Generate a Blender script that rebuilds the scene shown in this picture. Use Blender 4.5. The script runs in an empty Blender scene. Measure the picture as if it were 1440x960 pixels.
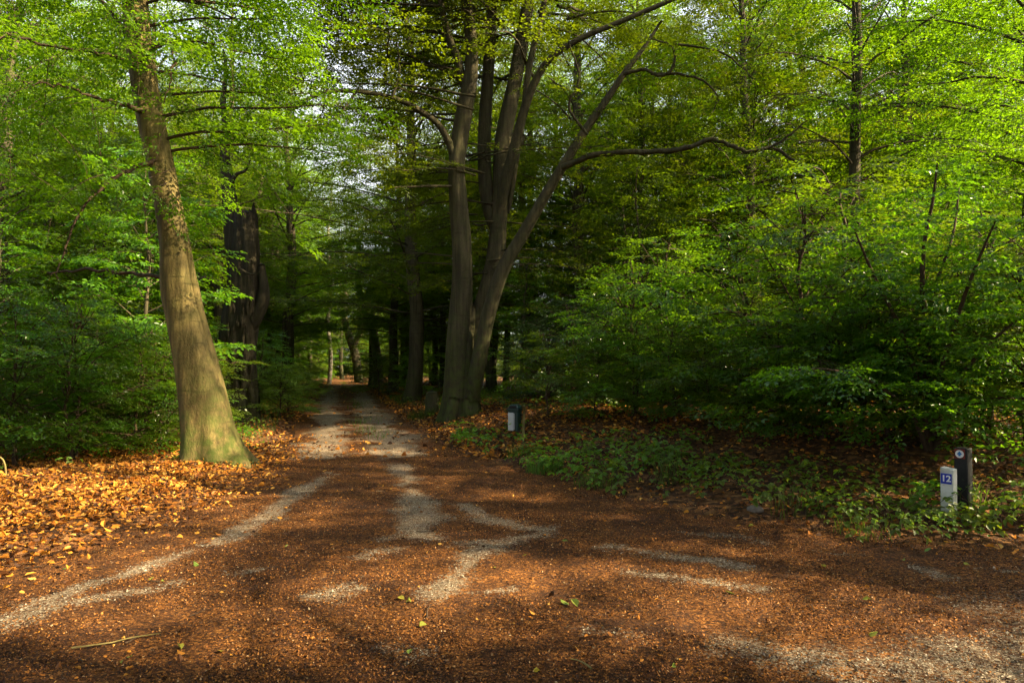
import bpy, bmesh, math, random
import numpy as np
from mathutils import Vector, Matrix

rng = np.random.default_rng(11)
scene = bpy.context.scene
COL = scene.collection
rad = math.radians

# ------------------------------------------------------------------ camera frame
F = 960.0                       # focal length in pixels of the 1440 wide photograph
EYE = 1.6
PITCH = math.atan(37 / F)


def ray(px, py):
    u, v = (px - 720) / F, -(py - 480) / F
    fy = math.cos(PITCH) - v * math.sin(PITCH)
    fz = v * math.cos(PITCH) + math.sin(PITCH)
    return u / fy, fz / fy


def at(px, py, D):
    a, b = ray(px, py)
    return np.array([a * D, D, EYE + b * D])


def flat(px, py):
    a, b = ray(px, py)
    D = -EYE / b
    return np.array([a * D, D])


# ------------------------------------------------------------------ noise
def _hash(i, j, s):
    n = (i * 374761393 + j * 668265263 + s * 974634777) & 0x7fffffff
    n = ((n ^ (n >> 13)) * 1274126177) & 0x7fffffff
    return ((n ^ (n >> 16)) & 0xffff) / 65535.0


def vnoise(x, y, s=0):
    x = np.asarray(x, float); y = np.asarray(y, float)
    i = np.floor(x).astype(np.int64); j = np.floor(y).astype(np.int64)
    f = x - i; g = y - j
    f = f * f * (3 - 2 * f); g = g * g * (3 - 2 * g)
    a = _hash(i, j, s); b = _hash(i + 1, j, s); c = _hash(i, j + 1, s); d = _hash(i + 1, j + 1, s)
    return (a * (1 - f) + b * f) * (1 - g) + (c * (1 - f) + d * f) * g


def fbm(x, y, s=0, o=3):
    t = 0; a = 1; n = 0
    for k in range(o):
        t = t + a * vnoise(x * 2 ** k, y * 2 ** k, s + k); n += a; a *= .5
    return t / n


def sm(t):
    t = np.clip(t, 0, 1)
    return t * t * (3 - 2 * t)


# ------------------------------------------------------------------ land
LE = np.array([[-60, 2.6], [-20, 3.4], [-9, 4.2], [-5.2, 4.8], [-4.2, 5.4], [-3.75, 7.2], [-3.75, 9.4], [-4.3, 12.5], [-5.9, 18.5],
               [-8.5, 29], [-18.1, 66.8], [-31.5, 120], [-33, 126]])
RE = np.array([[60, 4.0], [20, 5.0], [8, 5.7], [4.6, 6.1], [3.3, 6.5], [2.2, 7.4], [0.4, 10.4], [-0.85, 12.6], [-2.1, 16.5],
               [-4.2, 24.4], [-14.6, 66.8], [-28, 120], [-30, 126]])


def xl(y): return np.where(y < 2.6, -60., np.interp(y, LE[:, 1], LE[:, 0]))
def xr(y): return np.where(y < 4.0, 60., np.interp(y, RE[:, 1], RE[:, 0]))


def pdist(x, y, P):
    d = np.full(np.shape(x), 1e9)
    for a, b in zip(P[:-1], P[1:]):
        v = b - a
        t = np.clip(((x - a[0]) * v[0] + (y - a[1]) * v[1]) / (v @ v), 0, 1)
        d = np.minimum(d, np.hypot(x - a[0] - t * v[0], y - a[1] - t * v[1]))
    return d


def sides(x, y):
    """distance outside the right / left road edge (0 inside the road)"""
    x = np.asarray(x, float); y = np.asarray(y, float)
    sr = np.where(x > xr(y), pdist(x, y, RE), 0)
    sl = np.where(x < xl(y), pdist(x, y, LE), 0)
    over = y > 126
    sr = np.where(over & (x > -31.5), np.maximum(sr, y - 126), sr)
    return sr, sl


def gz(x, y):
    x = np.asarray(x, float); y = np.asarray(y, float)
    sr, sl = sides(x, y)
    far = sm((y - 16) / 14)
    h = sm(sr / 3.4) * (.64 - .34 * far) + .35 * sm((sr - 4) / 12) * (fbm(x / 7, y / 7, 3) - .2)
    h = h + sm(sl / .9) * (.13 - .05 * far)
    yc = np.interp(x, [-20, -12, -6.9, -5.2], [5, 6.5, 9.1, 10.9])
    beh = np.where((x < -4.7), sm((-4.7 - x) / 1.2), 0) * (1 - sm((y - 16) / 6))
    h = h - .38 * beh * sm((y - yc) / 1.6)
    off = sm((sr + sl) / .6)
    h = h + off * .10 * (fbm(x / 1.3, y / 1.3, 5) - .5) + off * .05 * (fbm(x * 2.5, y * 2.5, 9) - .5)
    h = h + (1 - off) * (.06 * (fbm(x / 2, y / 2, 15) - .5) + .04 * (fbm(x * 1.6, y * 2.6, 19) - .5) + .026 * (fbm(x * 7, y * 7, 23, 2) - .5))
    return h


def gz1(x, y): return float(gz(np.array([x]), np.array([y]))[0])


def on(px, py):
    """point of the ground seen at a pixel"""
    a, b = ray(px, py)
    D = np.arange(3, 140, .05)
    z = EYE + b * D
    k = np.argmax(z < gz(a * D, D))
    return np.array([a * D[k], D[k], gz1(a * D[k], D[k])])


# ------------------------------------------------------------------ materials
def new_mat(name):
    m = bpy.data.materials.new(name); m.use_nodes = True
    nt = m.node_tree; nt.nodes.clear()
    return m, nt


class NT:
    def __init__(s, nt): s.nt = nt
    def n(s, t, **k):
        o = s.nt.nodes.new(t)
        for a, b in k.items():
            if a.startswith('i_'):
                o.inputs[a[2:].replace('_', ' ')].default_value = b
            else:
                setattr(o, a, b)
        return o
    def l(s, a, b): s.nt.links.new(a, b)
    def noise(s, scale, detail=4, rough=.6, vec=None, dist=0):
        o = s.n('ShaderNodeTexNoise'); o.inputs['Scale'].default_value = scale
        o.inputs['Detail'].default_value = detail; o.inputs['Roughness'].default_value = rough
        o.inputs['Distortion'].default_value = dist
        if vec is not None: s.l(vec, o.inputs['Vector'])
        return o.outputs['Fac']
    def ramp(s, fac, stops):
        o = s.n('ShaderNodeValToRGB')
        e = o.color_ramp.elements
        while len(e) > 1: e.remove(e[-1])
        e[0].position = stops[0][0]; e[0].color = (*stops[0][1], 1)
        for p, c in stops[1:]:
            k = e.new(p); k.color = (*c, 1)
        s.l(fac, o.inputs['Fac']); return o.outputs['Color']
    def mix(s, fac, a, b, mode='MIX'):
        o = s.n('ShaderNodeMix', data_type='RGBA', blend_type=mode)
        for i, v in ((0, fac), (6, a), (7, b)):
            if hasattr(v, 'type') and hasattr(v, 'is_linked'): s.l(v, o.inputs[i])
            elif i == 0: o.inputs[0].default_value = v
            else: o.inputs[i].default_value = (*v, 1)
        return o.outputs[2]
    def math(s, op, a, b=0, clamp=False):
        o = s.n('ShaderNodeMath', operation=op, use_clamp=clamp)
        for i, v in ((0, a), (1, b)):
            if hasattr(v, 'is_linked'): s.l(v, o.inputs[i])
            else: o.inputs[i].default_value = v
        return o.outputs[0]
    def attr(s, name):
        o = s.n('ShaderNodeAttribute', attribute_name=name); return o.outputs['Fac']
    def obj(s): return s.n('ShaderNodeTexCoord').outputs['Object']
    def pos(s): return s.n('ShaderNodeNewGeometry').outputs['Position']
    def scale(s, vec, v):
        o = s.n('ShaderNodeMapping'); s.l(vec, o.inputs['Vector']); o.inputs['Scale'].default_value = v
        return o.outputs['Vector']
    def bump(s, h, strength, dist):
        o = s.n('ShaderNodeBump'); o.inputs['Strength'].default_value = strength
        o.inputs['Distance'].default_value = dist; s.l(h, o.inputs['Height']); return o.outputs['Normal']
    def out(s, sh):
        o = s.n('ShaderNodeOutputMaterial'); s.l(sh, o.inputs['Surface'])
    def bsdf(s, col, rough=.8, spec=.3, nrm=None, metal=0):
        o = s.n('ShaderNodeBsdfPrincipled')
        if hasattr(col, 'is_linked'): s.l(col, o.inputs['Base Color'])
        else: o.inputs['Base Color'].default_value = (*col, 1)
        if hasattr(rough, 'is_linked'): s.l(rough, o.inputs['Roughness'])
        else: o.inputs['Roughness'].default_value = rough
        o.inputs['Specular IOR Level'].default_value = spec
        o.inputs['Metallic'].default_value = metal
        if nrm is not None: s.l(nrm, o.inputs['Normal'])
        return o.outputs[0]


def leaf_mat(name, dark, light, trans, fac=.45, rough=.45, spec=.35):
    m, nt = new_mat(name); t = NT(nt)
    r = t.attr('rnd')
    col = t.mix(r, dark, light)
    orn = t.n('ShaderNodeObjectInfo').outputs['Random']
    hs = t.n('ShaderNodeHueSaturation')
    t.l(t.math('MULTIPLY_ADD', orn, .045) , hs.inputs['Hue'])
    hs.inputs['Hue'].default_value = .5
    o = hs.inputs['Hue'].links[0].from_node; o.inputs[2].default_value = .462
    v = t.math('MULTIPLY_ADD', orn, .6); v.node.inputs[2].default_value = .68
    t.l(v, hs.inputs['Value']); t.l(col, hs.inputs['Color'])
    b = t.bsdf(hs.outputs['Color'], rough, spec)
    tr = t.n('ShaderNodeBsdfTranslucent')
    tc = t.mix(r, tuple(c * .75 for c in trans), tuple(min(1, c * 1.2) for c in trans))
    hs2 = t.n('ShaderNodeHueSaturation'); t.l(o.outputs[0], hs2.inputs['Hue']); t.l(v, hs2.inputs['Value'])
    t.l(tc, hs2.inputs['Color']); t.l(hs2.outputs['Color'], tr.inputs['Color'])
    mx = t.n('ShaderNodeMixShader'); mx.inputs[0].default_value = fac
    t.l(b, mx.inputs[1]); t.l(tr.outputs[0], mx.inputs[2]); t.out(mx.outputs[0])
    return m


def bark_mat(name, c1, c2, c3, moss=0., sc=6., bump=.6, mossz=2.0, stretch=.25, crack=0.):
    m, nt = new_mat(name); t = NT(nt)
    p = t.obj()
    vs = t.scale(p, (1, 1, stretch))
    n1 = t.noise(sc, 6, .65, vs, .4)
    n2 = t.noise(1.4, 3, .6, t.scale(p, (1, 1, .5)))
    n3 = t.noise(sc * 7, 4, .7, t.scale(p, (1, 1, .6)))
    col = t.ramp(n1, [(.25, c1), (.5, c2), (.78, c3)])
    col = t.mix(t.math('MULTIPLY', n2, .9), col, tuple(c * .45 for c in c2), 'MIX') if crack else t.mix(.5, col, t.ramp(n2, [(.3, c1), (.7, c3)]))
    # pale lichen dots
    n4 = t.noise(26, 2, .5, p)
    col = t.mix(t.ramp(n4, [(.70, (0, 0, 0)), (.78, (.5, .5, .5))]), col, tuple(min(1, c * 1.9) for c in c3))
    # horizontal scars of smooth bark
    n5 = t.noise(2.0, 3, .5, t.scale(p, (.8, .8, 7)), .3)
    col = t.mix(t.ramp(n5, [(.62, (0, 0, 0)), (.72, (.55, .55, .55))]), col, tuple(c * .5 for c in c1))
    st = t.noise(13, 4, .6, t.scale(p, (1, 1, .05)))
    col = t.mix(t.ramp(st, [(.44, (0, 0, 0)), (.60, (.75, .75, .75))]), col, tuple(c * .42 for c in c2))
    st2 = t.noise(60, 3, .7, t.scale(p, (1, 1, .35)))
    col = t.mix(t.ramp(st2, [(.55, (0, 0, 0)), (.70, (.6, .6, .6))]), col, tuple(c * .5 for c in c1))
    if moss:
        sx = t.n('ShaderNodeSeparateXYZ'); t.l(p, sx.inputs[0])
        hz = t.math('SUBTRACT', 1, t.math('DIVIDE', sx.outputs[2], mossz), True)
        mf = t.math('MULTIPLY', t.math('ADD', hz, t.math('MULTIPLY', n2, .5)), t.ramp(t.noise(5, 5, .7, p), [(.38, (0, 0, 0)), (.62, (1, 1, 1))]), True)
        col = t.mix(t.math('MULTIPLY', mf, moss, True), col, (.055, .075, .012))
    hgt = t.math('ADD', t.math('MULTIPLY', n1, 1.0), t.math('MULTIPLY', n3, .35))
    t.out(t.bsdf(col, .85, .2, t.bump(hgt, bump, .03)))
    return m


def simple_mat(name, col, rough=.7, spec=.3, var=.25, sc=30, bump=.15, metal=0, dirt=None):
    m, nt = new_mat(name); t = NT(nt)
    n = t.noise(sc, 4, .65, t.obj())
    n2 = t.noise(sc * .25, 4, .7, t.obj())
    c = t.ramp(n, [(.25, tuple(x * (1 - var) for x in col)), (.75, tuple(min(1, x * (1 + var)) for x in col))])
    if dirt:
        c = t.mix(t.ramp(n2, [(.5, (0, 0, 0)), (.68, (.8, .8, .8))]), c, dirt)
    t.out(t.bsdf(c, rough, spec, t.bump(n, bump, .01), metal))
    return m


def ground_mats():
    # forest floor under the litter
    m, nt = new_mat('forest_soil'); t = NT(nt)
    p = t.pos()
    n1 = t.noise(9, 6, .7, p); n2 = t.noise(.7, 4, .6, p); vor = t.n('ShaderNodeTexVoronoi'); vor.inputs['Scale'].default_value = 16
    t.l(p, vor.inputs['Vector'])
    chips = t.n('ShaderNodeSeparateColor'); t.l(vor.outputs['Color'], chips.inputs[0])
    col = t.ramp(chips.outputs[0], [(0, (.030, .014, .007)), (.45, (.095, .042, .016)), (.8, (.20, .085, .025)), (1, (.28, .14, .05))])
    col = t.mix(t.ramp(n1, [(.4, (0, 0, 0)), (.7, (.8, .8, .8))]), col, (.028, .016, .009))
    hgt = t.math('ADD', n1, t.math('MULTIPLY', chips.outputs[1], .5))
    t.out(t.bsdf(col, .9, .2, t.bump(hgt, .8, .04)))
    soil = m
    # track: brown leaf mulch with worn grey gravel
    m, nt = new_mat('track_mulch'); t = NT(nt)
    p = t.pos()
    v1 = t.n('ShaderNodeTexVoronoi'); v1.inputs['Scale'].default_value = 62; t.l(p, v1.inputs['Vector'])
    v2 = t.n('ShaderNodeTexVoronoi'); v2.inputs['Scale'].default_value = 130; t.l(p, v2.inputs['Vector'])
    s1 = t.n('ShaderNodeSeparateColor'); t.l(v1.outputs['Color'], s1.inputs[0])
    s2 = t.n('ShaderNodeSeparateColor'); t.l(v2.outputs['Color'], s2.inputs[0])
    big = t.noise(.9, 5, .65, p); mid = t.noise(5, 5, .7, p); fine = t.noise(120, 3, .7, p)
    mix12 = t.math('ADD', t.math('MULTIPLY', s1.outputs[0], .6), t.math('MULTIPLY', s2.outputs[0], .4))
    mul = t.ramp(mix12, [(.1, (.024, .011, .005)), (.42, (.086, .034, .011)), (.7, (.215, .082, .018)), (.92, (.40, .180, .046))])
    mul = t.mix(t.ramp(t.math('ADD', t.math('MULTIPLY', big, .6), t.math('MULTIPLY', mid, .4)), [(.40, (.78, .78, .78)), (.58, (0, 0, 0))]), mul, (.030, .015, .010))
    grv = t.ramp(t.math('ADD', t.math('MULTIPLY', s2.outputs[1], .55), t.math('MULTIPLY', s1.outputs[1], .45)),
                 [(.05, (.055, .040, .026)), (.4, (.20, .16, .11)), (.75, (.40, .34, .245)), (1, (.68, .60, .48))])
    g = t.attr('gravel')
    gm = t.math('ADD', g, t.math('MULTIPLY', t.math('SUBTRACT', t.math('ADD', t.math('ADD', t.math('MULTIPLY', t.noise(2.6, 7, .8, p, .5), .5), t.math('MULTIPLY', t.noise(17, 5, .75, p), .3)), t.math('MULTIPLY', s1.outputs[2], .2)), .5), 3.9))
    gf = t.ramp(gm, [(.45, (0, 0, 0)), (.62, (.35, .35, .35)), (1.0, (.9, .9, .9))])
    gf = t.mix(1.0, gf, t.ramp(s2.outputs[2], [(.25, (.25, .25, .25)), (.5, (1, 1, 1))]), 'MULTIPLY')
    col = t.mix(gf, mul, grv)
    hgt = t.math('ADD', t.math('MULTIPLY', mix12, .8), t.math('ADD', fine, t.math('MULTIPLY', mid, 2.0)))
    t.out(t.bsdf(col, .92, .15, t.bump(hgt, .9, .018)))
    return soil, m


SOIL, TRACK = ground_mats()
LEAF_BEECH = leaf_mat('beech_leaf', (.013, .044, .003), (.050, .116, .006), (.176, .345, .004), .50)
LEAF_FAR = leaf_mat('far_leaf', (.013, .044, .004), (.048, .105, .008), (.14, .31, .008), .5, .6, .2)
LEAF_YOUNG = leaf_mat('young_leaf', (.017, .056, .005), (.055, .138, .010), (.155, .345, .006), .47, .32, .55)
LEAF_BRAMBLE = leaf_mat('bramble_leaf', (.042, .115, .008), (.115, .240, .018), (.24, .44, .012), .42, .45, .4)
LEAF_HOLLY = leaf_mat('holly_leaf', (.010, .028, .008), (.025, .060, .014), (.05, .11, .01), .2, .28, .5)
GRASS = leaf_mat('grass_blade', (.030, .080, .010), (.085, .16, .022), (.14, .26, .02), .4, .5, .3)


def litter_mat(name, stops):
    m, nt = new_mat(name); t = NT(nt)
    c = t.ramp(t.attr('rnd'), stops)
    b = t.bsdf(c, .65, .3)
    tr = t.n('ShaderNodeBsdfTranslucent'); t.l(c, tr.inputs['Color'])
    mx = t.n('ShaderNodeMixShader'); mx.inputs[0].default_value = .22
    t.l(b, mx.inputs[1]); t.l(tr.outputs[0], mx.inputs[2]); t.out(mx.outputs[0])
    return m


LITTER = litter_mat('dry_beech_leaf', [(0, (.030, .013, .005)), (.22, (.10, .036, .010)), (.42, (.26, .090, .015)), (.65, (.48, .185, .020)), (.88, (.62, .28, .034)), (1, (.66, .39, .09))])
FRESH = litter_mat('fallen_green_leaf', [(0, (.45, .36, .04)), (.5, (.30, .34, .05)), (1, (.14, .25, .05))])
CHIP = litter_mat('mulch_chip', [(0, (.020, .009, .005)), (.35, (.082, .031, .010)), (.7, (.235, .088, .018)), (.95, (.44, .19, .038)), (1, (.50, .36, .20))])
PEBBLE = litter_mat('pale_pebble', [(0, (.07, .055, .04)), (.4, (.22, .18, .13)), (.8, (.42, .36, .27)), (1, (.62, .56, .46))])
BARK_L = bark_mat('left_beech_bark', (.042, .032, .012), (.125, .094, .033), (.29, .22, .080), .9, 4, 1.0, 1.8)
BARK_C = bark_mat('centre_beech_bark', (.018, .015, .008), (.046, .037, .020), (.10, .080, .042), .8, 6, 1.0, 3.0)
BARK_F = bark_mat('forest_bark', (.030, .024, .014), (.065, .052, .031), (.12, .095, .060), .5, 7, .7, 2.5)
BARK_DEAD = bark_mat('rotten_bark', (.012, .010, .006), (.040, .031, .019), (.12, .095, .060), .35, 8, 1.0, 1.8, .12, 1)
BARK_BIRCH = bark_mat('birch_bark', (.10, .085, .06), (.24, .21, .16), (.38, .35, .28), .2, 5, .4, 1.0, 1.5)
TWIG = simple_mat('twig_bark', (.055, .036, .022), .85, .2, .4, 20, .3)

# ------------------------------------------------------------------ mesh tools


def mesh_quads(name, V, Q, mat, rnd=None, smooth=False):
    V = np.ascontiguousarray(V, np.float32); Q = np.ascontiguousarray(Q, np.int32)
    me = bpy.data.meshes.new(name)
    me.vertices.add(len(V)); me.vertices.foreach_set('co', V.ravel())
    me.loops.add(Q.size); me.loops.foreach_set('vertex_index', Q.ravel())
    me.polygons.add(len(Q)); me.polygons.foreach_set('loop_start', np.arange(0, Q.size, 4, dtype=np.int32))
    me.update(calc_edges=True)
    me.polygons.foreach_set('use_smooth', np.full(len(Q), smooth))
    if rnd is not None:
        a = me.attributes.new('rnd', 'FLOAT', 'FACE'); a.data.foreach_set('value', np.ascontiguousarray(rnd, np.float32))
    me.materials.append(mat)
    return me


def link(name, me, parent=None, loc=None):
    o = bpy.data.objects.new(name, me); COL.objects.link(o)
    if parent is not None: o.parent = parent
    if loc is not None: o.location = loc
    return o


def thing(name, label, cat, loc=(0, 0, 0), rz=0, group=None):
    o = bpy.data.objects.new(name, None); COL.objects.link(o)
    o.empty_display_size = .2
    o.location = loc; o.rotation_euler = (0, 0, rz); o['label'] = label; o['category'] = cat
    if group: o['group'] = group
    return o


def dup(root, loc, rz, label, group=None, scale=1.0):
    r = root.copy(); COL.objects.link(r); r.location = loc; r.rotation_euler = (0, 0, rz)
    r.scale = (scale, scale, scale); r['label'] = label
    if group: r['group'] = group
    elif 'group' in r: del r['group']
    for ch in list(root.children):
        c = ch.copy(); COL.objects.link(c); c.parent = r
    return r


class Tubes:
    def __init__(s): s.V = []; s.Q = []; s.n = 0
    def add(s, pts, rr, seg=5, shape=None, close=True):
        """tube along pts; shape(theta, t, point) multiplies the radius"""
        pts = np.asarray(pts, float); rr = np.asarray(rr, float)
        n = len(pts)
        tan = np.gradient(pts, axis=0); tan /= np.linalg.norm(tan, axis=1)[:, None] + 1e-9
        ref = np.array([0, 1., 0]) if abs(tan[:, 1]).max() < .8 else (np.array([1., 0, 0]) if abs(tan[:, 0]).max() < .8 else np.array([.3, .2, .93]))
        a = np.cross(tan, ref); a /= np.linalg.norm(a, axis=1)[:, None] + 1e-9
        b = np.cross(tan, a)
        th = np.linspace(0, 2 * np.pi, seg, endpoint=False)
        R = np.repeat(rr[:, None], seg, 1)
        if shape is not None: R = R * shape(th[None, :], np.linspace(0, 1, n)[:, None], pts)
        v = pts[:, None, :] + R[..., None] * (np.cos(th)[None, :, None] * a[:, None, :] + np.sin(th)[None, :, None] * b[:, None, :])
        i = np.arange(n - 1)[:, None] * seg; j = np.arange(seg)[None, :]; j2 = (j + 1) % seg
        q = np.stack([i + j, i + seg + j, i + seg + j2, i + j2], -1).reshape(-1, 4) + s.n
        s.V.append(v.reshape(-1, 3)); s.Q.append(q); s.n += n * seg
        if close:
            c = pts[-1] + tan[-1] * rr[-1] * .5
            s.V.append(c[None]); k = s.n; s.n += 1
            base = k - seg
            jj = np.arange(0, seg - 1, 2)
            q = np.stack([base + jj, np.full(len(jj), k), base + (jj + 2) % seg, base + jj + 1], -1)
            s.Q.append(q[:, [0, 3, 2, 1]])
    def mesh(s, name, mat, smooth=True):
        return mesh_quads(name, np.concatenate(s.V), np.concatenate(s.Q), mat, None, smooth)


def spline(P, n):
    """Catmull-Rom through rows of P, n samples"""
    P = np.asarray(P, float)
    Q = np.vstack([2 * P[0] - P[1], P, 2 * P[-1] - P[-2]])
    m = len(P) - 1
    u = np.linspace(0, m - 1e-6, n); k = u.astype(int); t = (u - k)[:, None]
    p0, p1, p2, p3 = Q[k], Q[k + 1], Q[k + 2], Q[k + 3]
    return .5 * (2 * p1 + (p2 - p0) * t + (2 * p0 - 5 * p1 + 4 * p2 - p3) * t ** 2 + (3 * p1 - p0 - 3 * p2 + p3) * t ** 3)


def limb(lst, D0, D1=None, n=None):
    """(px, py, r_px) list at distances D0..D1 -> path, radii"""
    D1 = D0 if D1 is None else D1
    k = len(lst); rows = []
    for i, (a, b, r) in enumerate(lst):
        D = D0 + (D1 - D0) * i / max(1, k - 1)
        rows.append([*at(a, b, D), r / F * D])
    S = spline(rows, n or k * 5)
    return S[:, :3], np.maximum(S[:, 3], .003)


# ------------------------------------------------------------------ leaves and sprays
def leaf_verts(pos, az, pitch, roll, ln, wd, hi, curl=1.0):
    """leaf polygons; arrays of n leaves -> verts (n,k,3)"""
    n = len(ln)
    if hi:
        u = np.array([0, .28, .68, 1, .68, .28]); w = np.array([0, -.5, -.42, 0, .42, .5]); z = np.array([0, .16, .12, -.10, .12, .16])
    else:
        u = np.array([0, .45, 1, .45]); w = np.array([0, -.5, 0, .5]); z = np.array([0, .12, -.08, .12])
    x = u[None] * ln[:, None]; y = w[None] * wd[:, None]; zz = z[None] * wd[:, None] * np.reshape(curl, (-1, 1))
    cr, sr_ = np.cos(roll)[:, None], np.sin(roll)[:, None]
    y, zz = y * cr - zz * sr_, y * sr_ + zz * cr
    cp, sp = np.cos(pitch)[:, None], np.sin(pitch)[:, None]
    x, zz = x * cp + zz * sp, -x * sp + zz * cp
    ca, sa = np.cos(az)[:, None], np.sin(az)[:, None]
    x, y = x * ca - y * sa, x * sa + y * ca
    return np.stack([x, y, zz], -1) + pos[:, None, :]


def leaf_quads(n, hi):
    if hi:
        b = np.arange(n)[:, None] * 6
        return np.stack([b + np.array([[0, 1, 2, 3]]), b + np.array([[0, 3, 4, 5]])], 1).reshape(-1, 4)
    return np.arange(n)[:, None] * 4 + np.arange(4)[None]


def _clump(S, r, cell, cut):
    a = (vnoise(S[:, 0] / cell + 40, S[:, 2] / (cell * .7) + 9, 3) + vnoise(S[:, 1] / cell + 70, S[:, 2] / (cell * .7) + 31, 5) + vnoise(S[:, 0] / cell + 11, S[:, 1] / cell + 17, 8)) / 3
    return r.uniform(0, 1, len(S)) < np.clip((a - cut) / .10, .06, 1)


def make_spray(r, L=.62, leaf=.085, hi=False, step=.055):
    P = []; A = []; PI_ = []; RO = []; LN = []
    def twig(x0, y0, z0, ang, ln, st):
        d = st * .6; k = 0
        while d < ln:
            side = 1 if k % 2 else -1
            x = x0 + math.cos(ang) * d; y = y0 + math.sin(ang) * d
            z = z0 - .22 * d * d + r.normal(0, .012)
            P.append((x, y, z)); A.append(ang + side * r.uniform(.6, 1.15)); PI_.append(r.normal(.16, .26)); RO.append(r.normal(0, .33))
            LN.append(leaf * r.uniform(.65, 1.15)); d += st * r.uniform(.8, 1.3); k += 1
        P.append((x0 + math.cos(ang) * ln, y0 + math.sin(ang) * ln, z0 - .22 * ln * ln)); A.append(ang + r.normal(0, .2)); PI_.append(.25); RO.append(0); LN.append(leaf)
    twig(0, 0, 0, 0, L, step)
    d = L * .18; k = int(r.integers(2))
    while d < L * .85:
        side = 1 if k % 2 else -1
        twig(d, 0, -.22 * d * d, side * r.uniform(.6, .95), (L - d) * r.uniform(.5, .75), step)
        d += L * r.uniform(.14, .22); k += 1
    n = len(LN); LN = np.array(LN)
    return leaf_verts(np.array(P), np.array(A), np.array(PI_), np.array(RO), LN, LN * r.uniform(.55, .68, n), hi)


_r = np.random.default_rng(5)
SP_MID = [make_spray(_r, .66, .090, False, .060) for _ in range(6)]
SP_BIG = [make_spray(_r, .72, .15, True, .105) for _ in range(6)]
SP_NEAR = [make_spray(_r, .55, .078, True, .05) for _ in range(6)]
SP_HERO = [make_spray(_r, .58, .085, False, .055) for _ in range(6)]


def trifoliate(r, L, leaf, hi=True):
    P = []; A = []; PI_ = []; RO = []; LN = []
    for d in np.arange(.06, L, .075):
        side = 1 if int(d / .075) % 2 else -1
        a0 = side * r.uniform(.4, 1.2); st = r.uniform(.03, .07)
        x = d + math.cos(a0) * st; y = math.sin(a0) * st; z = -.5 * d * d + r.uniform(0, .03)
        for k in (-1, 0, 1):
            P.append((x, y, z)); A.append(a0 + k * 1.15); PI_.append(r.normal(.25, .25)); RO.append(r.normal(0, .25)); LN.append(leaf * r.uniform(.7, 1.1) * (1.15 if k == 0 else .9))
    LN = np.array(LN)
    return leaf_verts(np.array(P), np.array(A), np.array(PI_), np.array(RO), LN, LN * .72, hi)


SP_BRAM = [trifoliate(_r, _r.uniform(.3, .5), .062) for _ in range(6)]


def spray_mesh(name, S, protos, mat, hi=False, jitter=.1):
    """S rows: x y z az pitch roll scale"""
    S = np.asarray(S, float)
    r = np.random.default_rng(len(S) + 3)
    var = r.integers(0, len(protos), len(S))
    Vs = []; rn = []; ncount = 0
    for k, pr in enumerate(protos):
        T = S[var == k]
        if not len(T): continue
        ca, sa = np.cos(T[:, 3]), np.sin(T[:, 3]); cp, sp = np.cos(T[:, 4]), np.sin(T[:, 4]); cr, sr_ = np.cos(T[:, 5]), np.sin(T[:, 5])
        z = np.zeros_like(ca); o = np.ones_like(ca)
        Rz = np.stack([ca, -sa, z, sa, ca, z, z, z, o], -1).reshape(-1, 3, 3)
        Ry = np.stack([cp, z, sp, z, o, z, -sp, z, cp], -1).reshape(-1, 3, 3)
        Rx = np.stack([o, z, z, z, cr, -sr_, z, sr_, cr], -1).reshape(-1, 3, 3)
        R = Rz @ Ry @ Rx * T[:, 6][:, None, None]
        nl, kv, _ = pr.shape
        v = np.einsum('sij,pj->spi', R, pr.reshape(-1, 3)) + T[:, None, :3]
        Vs.append(v.reshape(-1, 3)); ncount += len(T) * nl
        base = r.uniform(0, 1, len(T))[:, None]
        rn.append(np.clip(base * .5 + r.uniform(0, .5, (len(T), nl)), 0, 1).ravel())
    Q = leaf_quads(ncount, hi); rn = np.concatenate(rn)
    if hi: rn = np.repeat(rn, 2)
    return mesh_quads(name, np.concatenate(Vs), Q, mat, rn)


def arc(p0, az, el, L, n, r, droop=.25, wob=.12):
    """path that leaves p0 at azimuth az / elevation el and sags"""
    P = [np.array(p0, float)]; st = L / (n - 1)
    for k in range(n - 1):
        t = k / (n - 1)
        e = el - droop * t
        P.append(P[-1] + st * np.array([math.cos(az) * math.cos(e), math.sin(az) * math.cos(e), math.sin(e)]))
        az += r.normal(0, wob); el += r.normal(0, wob * .7)
    return np.array(P)


def sprays_along(P, r, S, f0=.3, step=.32, scale=1.0, pitch=0.0):
    seg = np.linalg.norm(np.diff(P, axis=0), axis=1); cum = np.concatenate([[0], np.cumsum(seg)]); L = cum[-1]
    d = f0 * L; k = int(r.integers(2))
    while d <= L:
        i = min(np.searchsorted(cum, d, side='right') - 1, len(seg) - 1)
        p = P[i] + (P[i + 1] - P[i]) * ((d - cum[i]) / seg[i])
        t = P[i + 1] - P[i]; az = math.atan2(t[1], t[0])
        S.append((*p, az + (1 if k % 2 else -1) * r.uniform(.35, 1.0), pitch + r.normal(.05, .2), r.normal(0, .22), scale * r.uniform(.75, 1.2)))
        d += step * r.uniform(.7, 1.3); k += 1
    t = P[-1] - P[-2]
    S.append((*P[-1], math.atan2(t[1], t[0]), pitch + r.normal(.1, .15), r.normal(0, .2), scale * r.uniform(.8, 1.1)))


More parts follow.
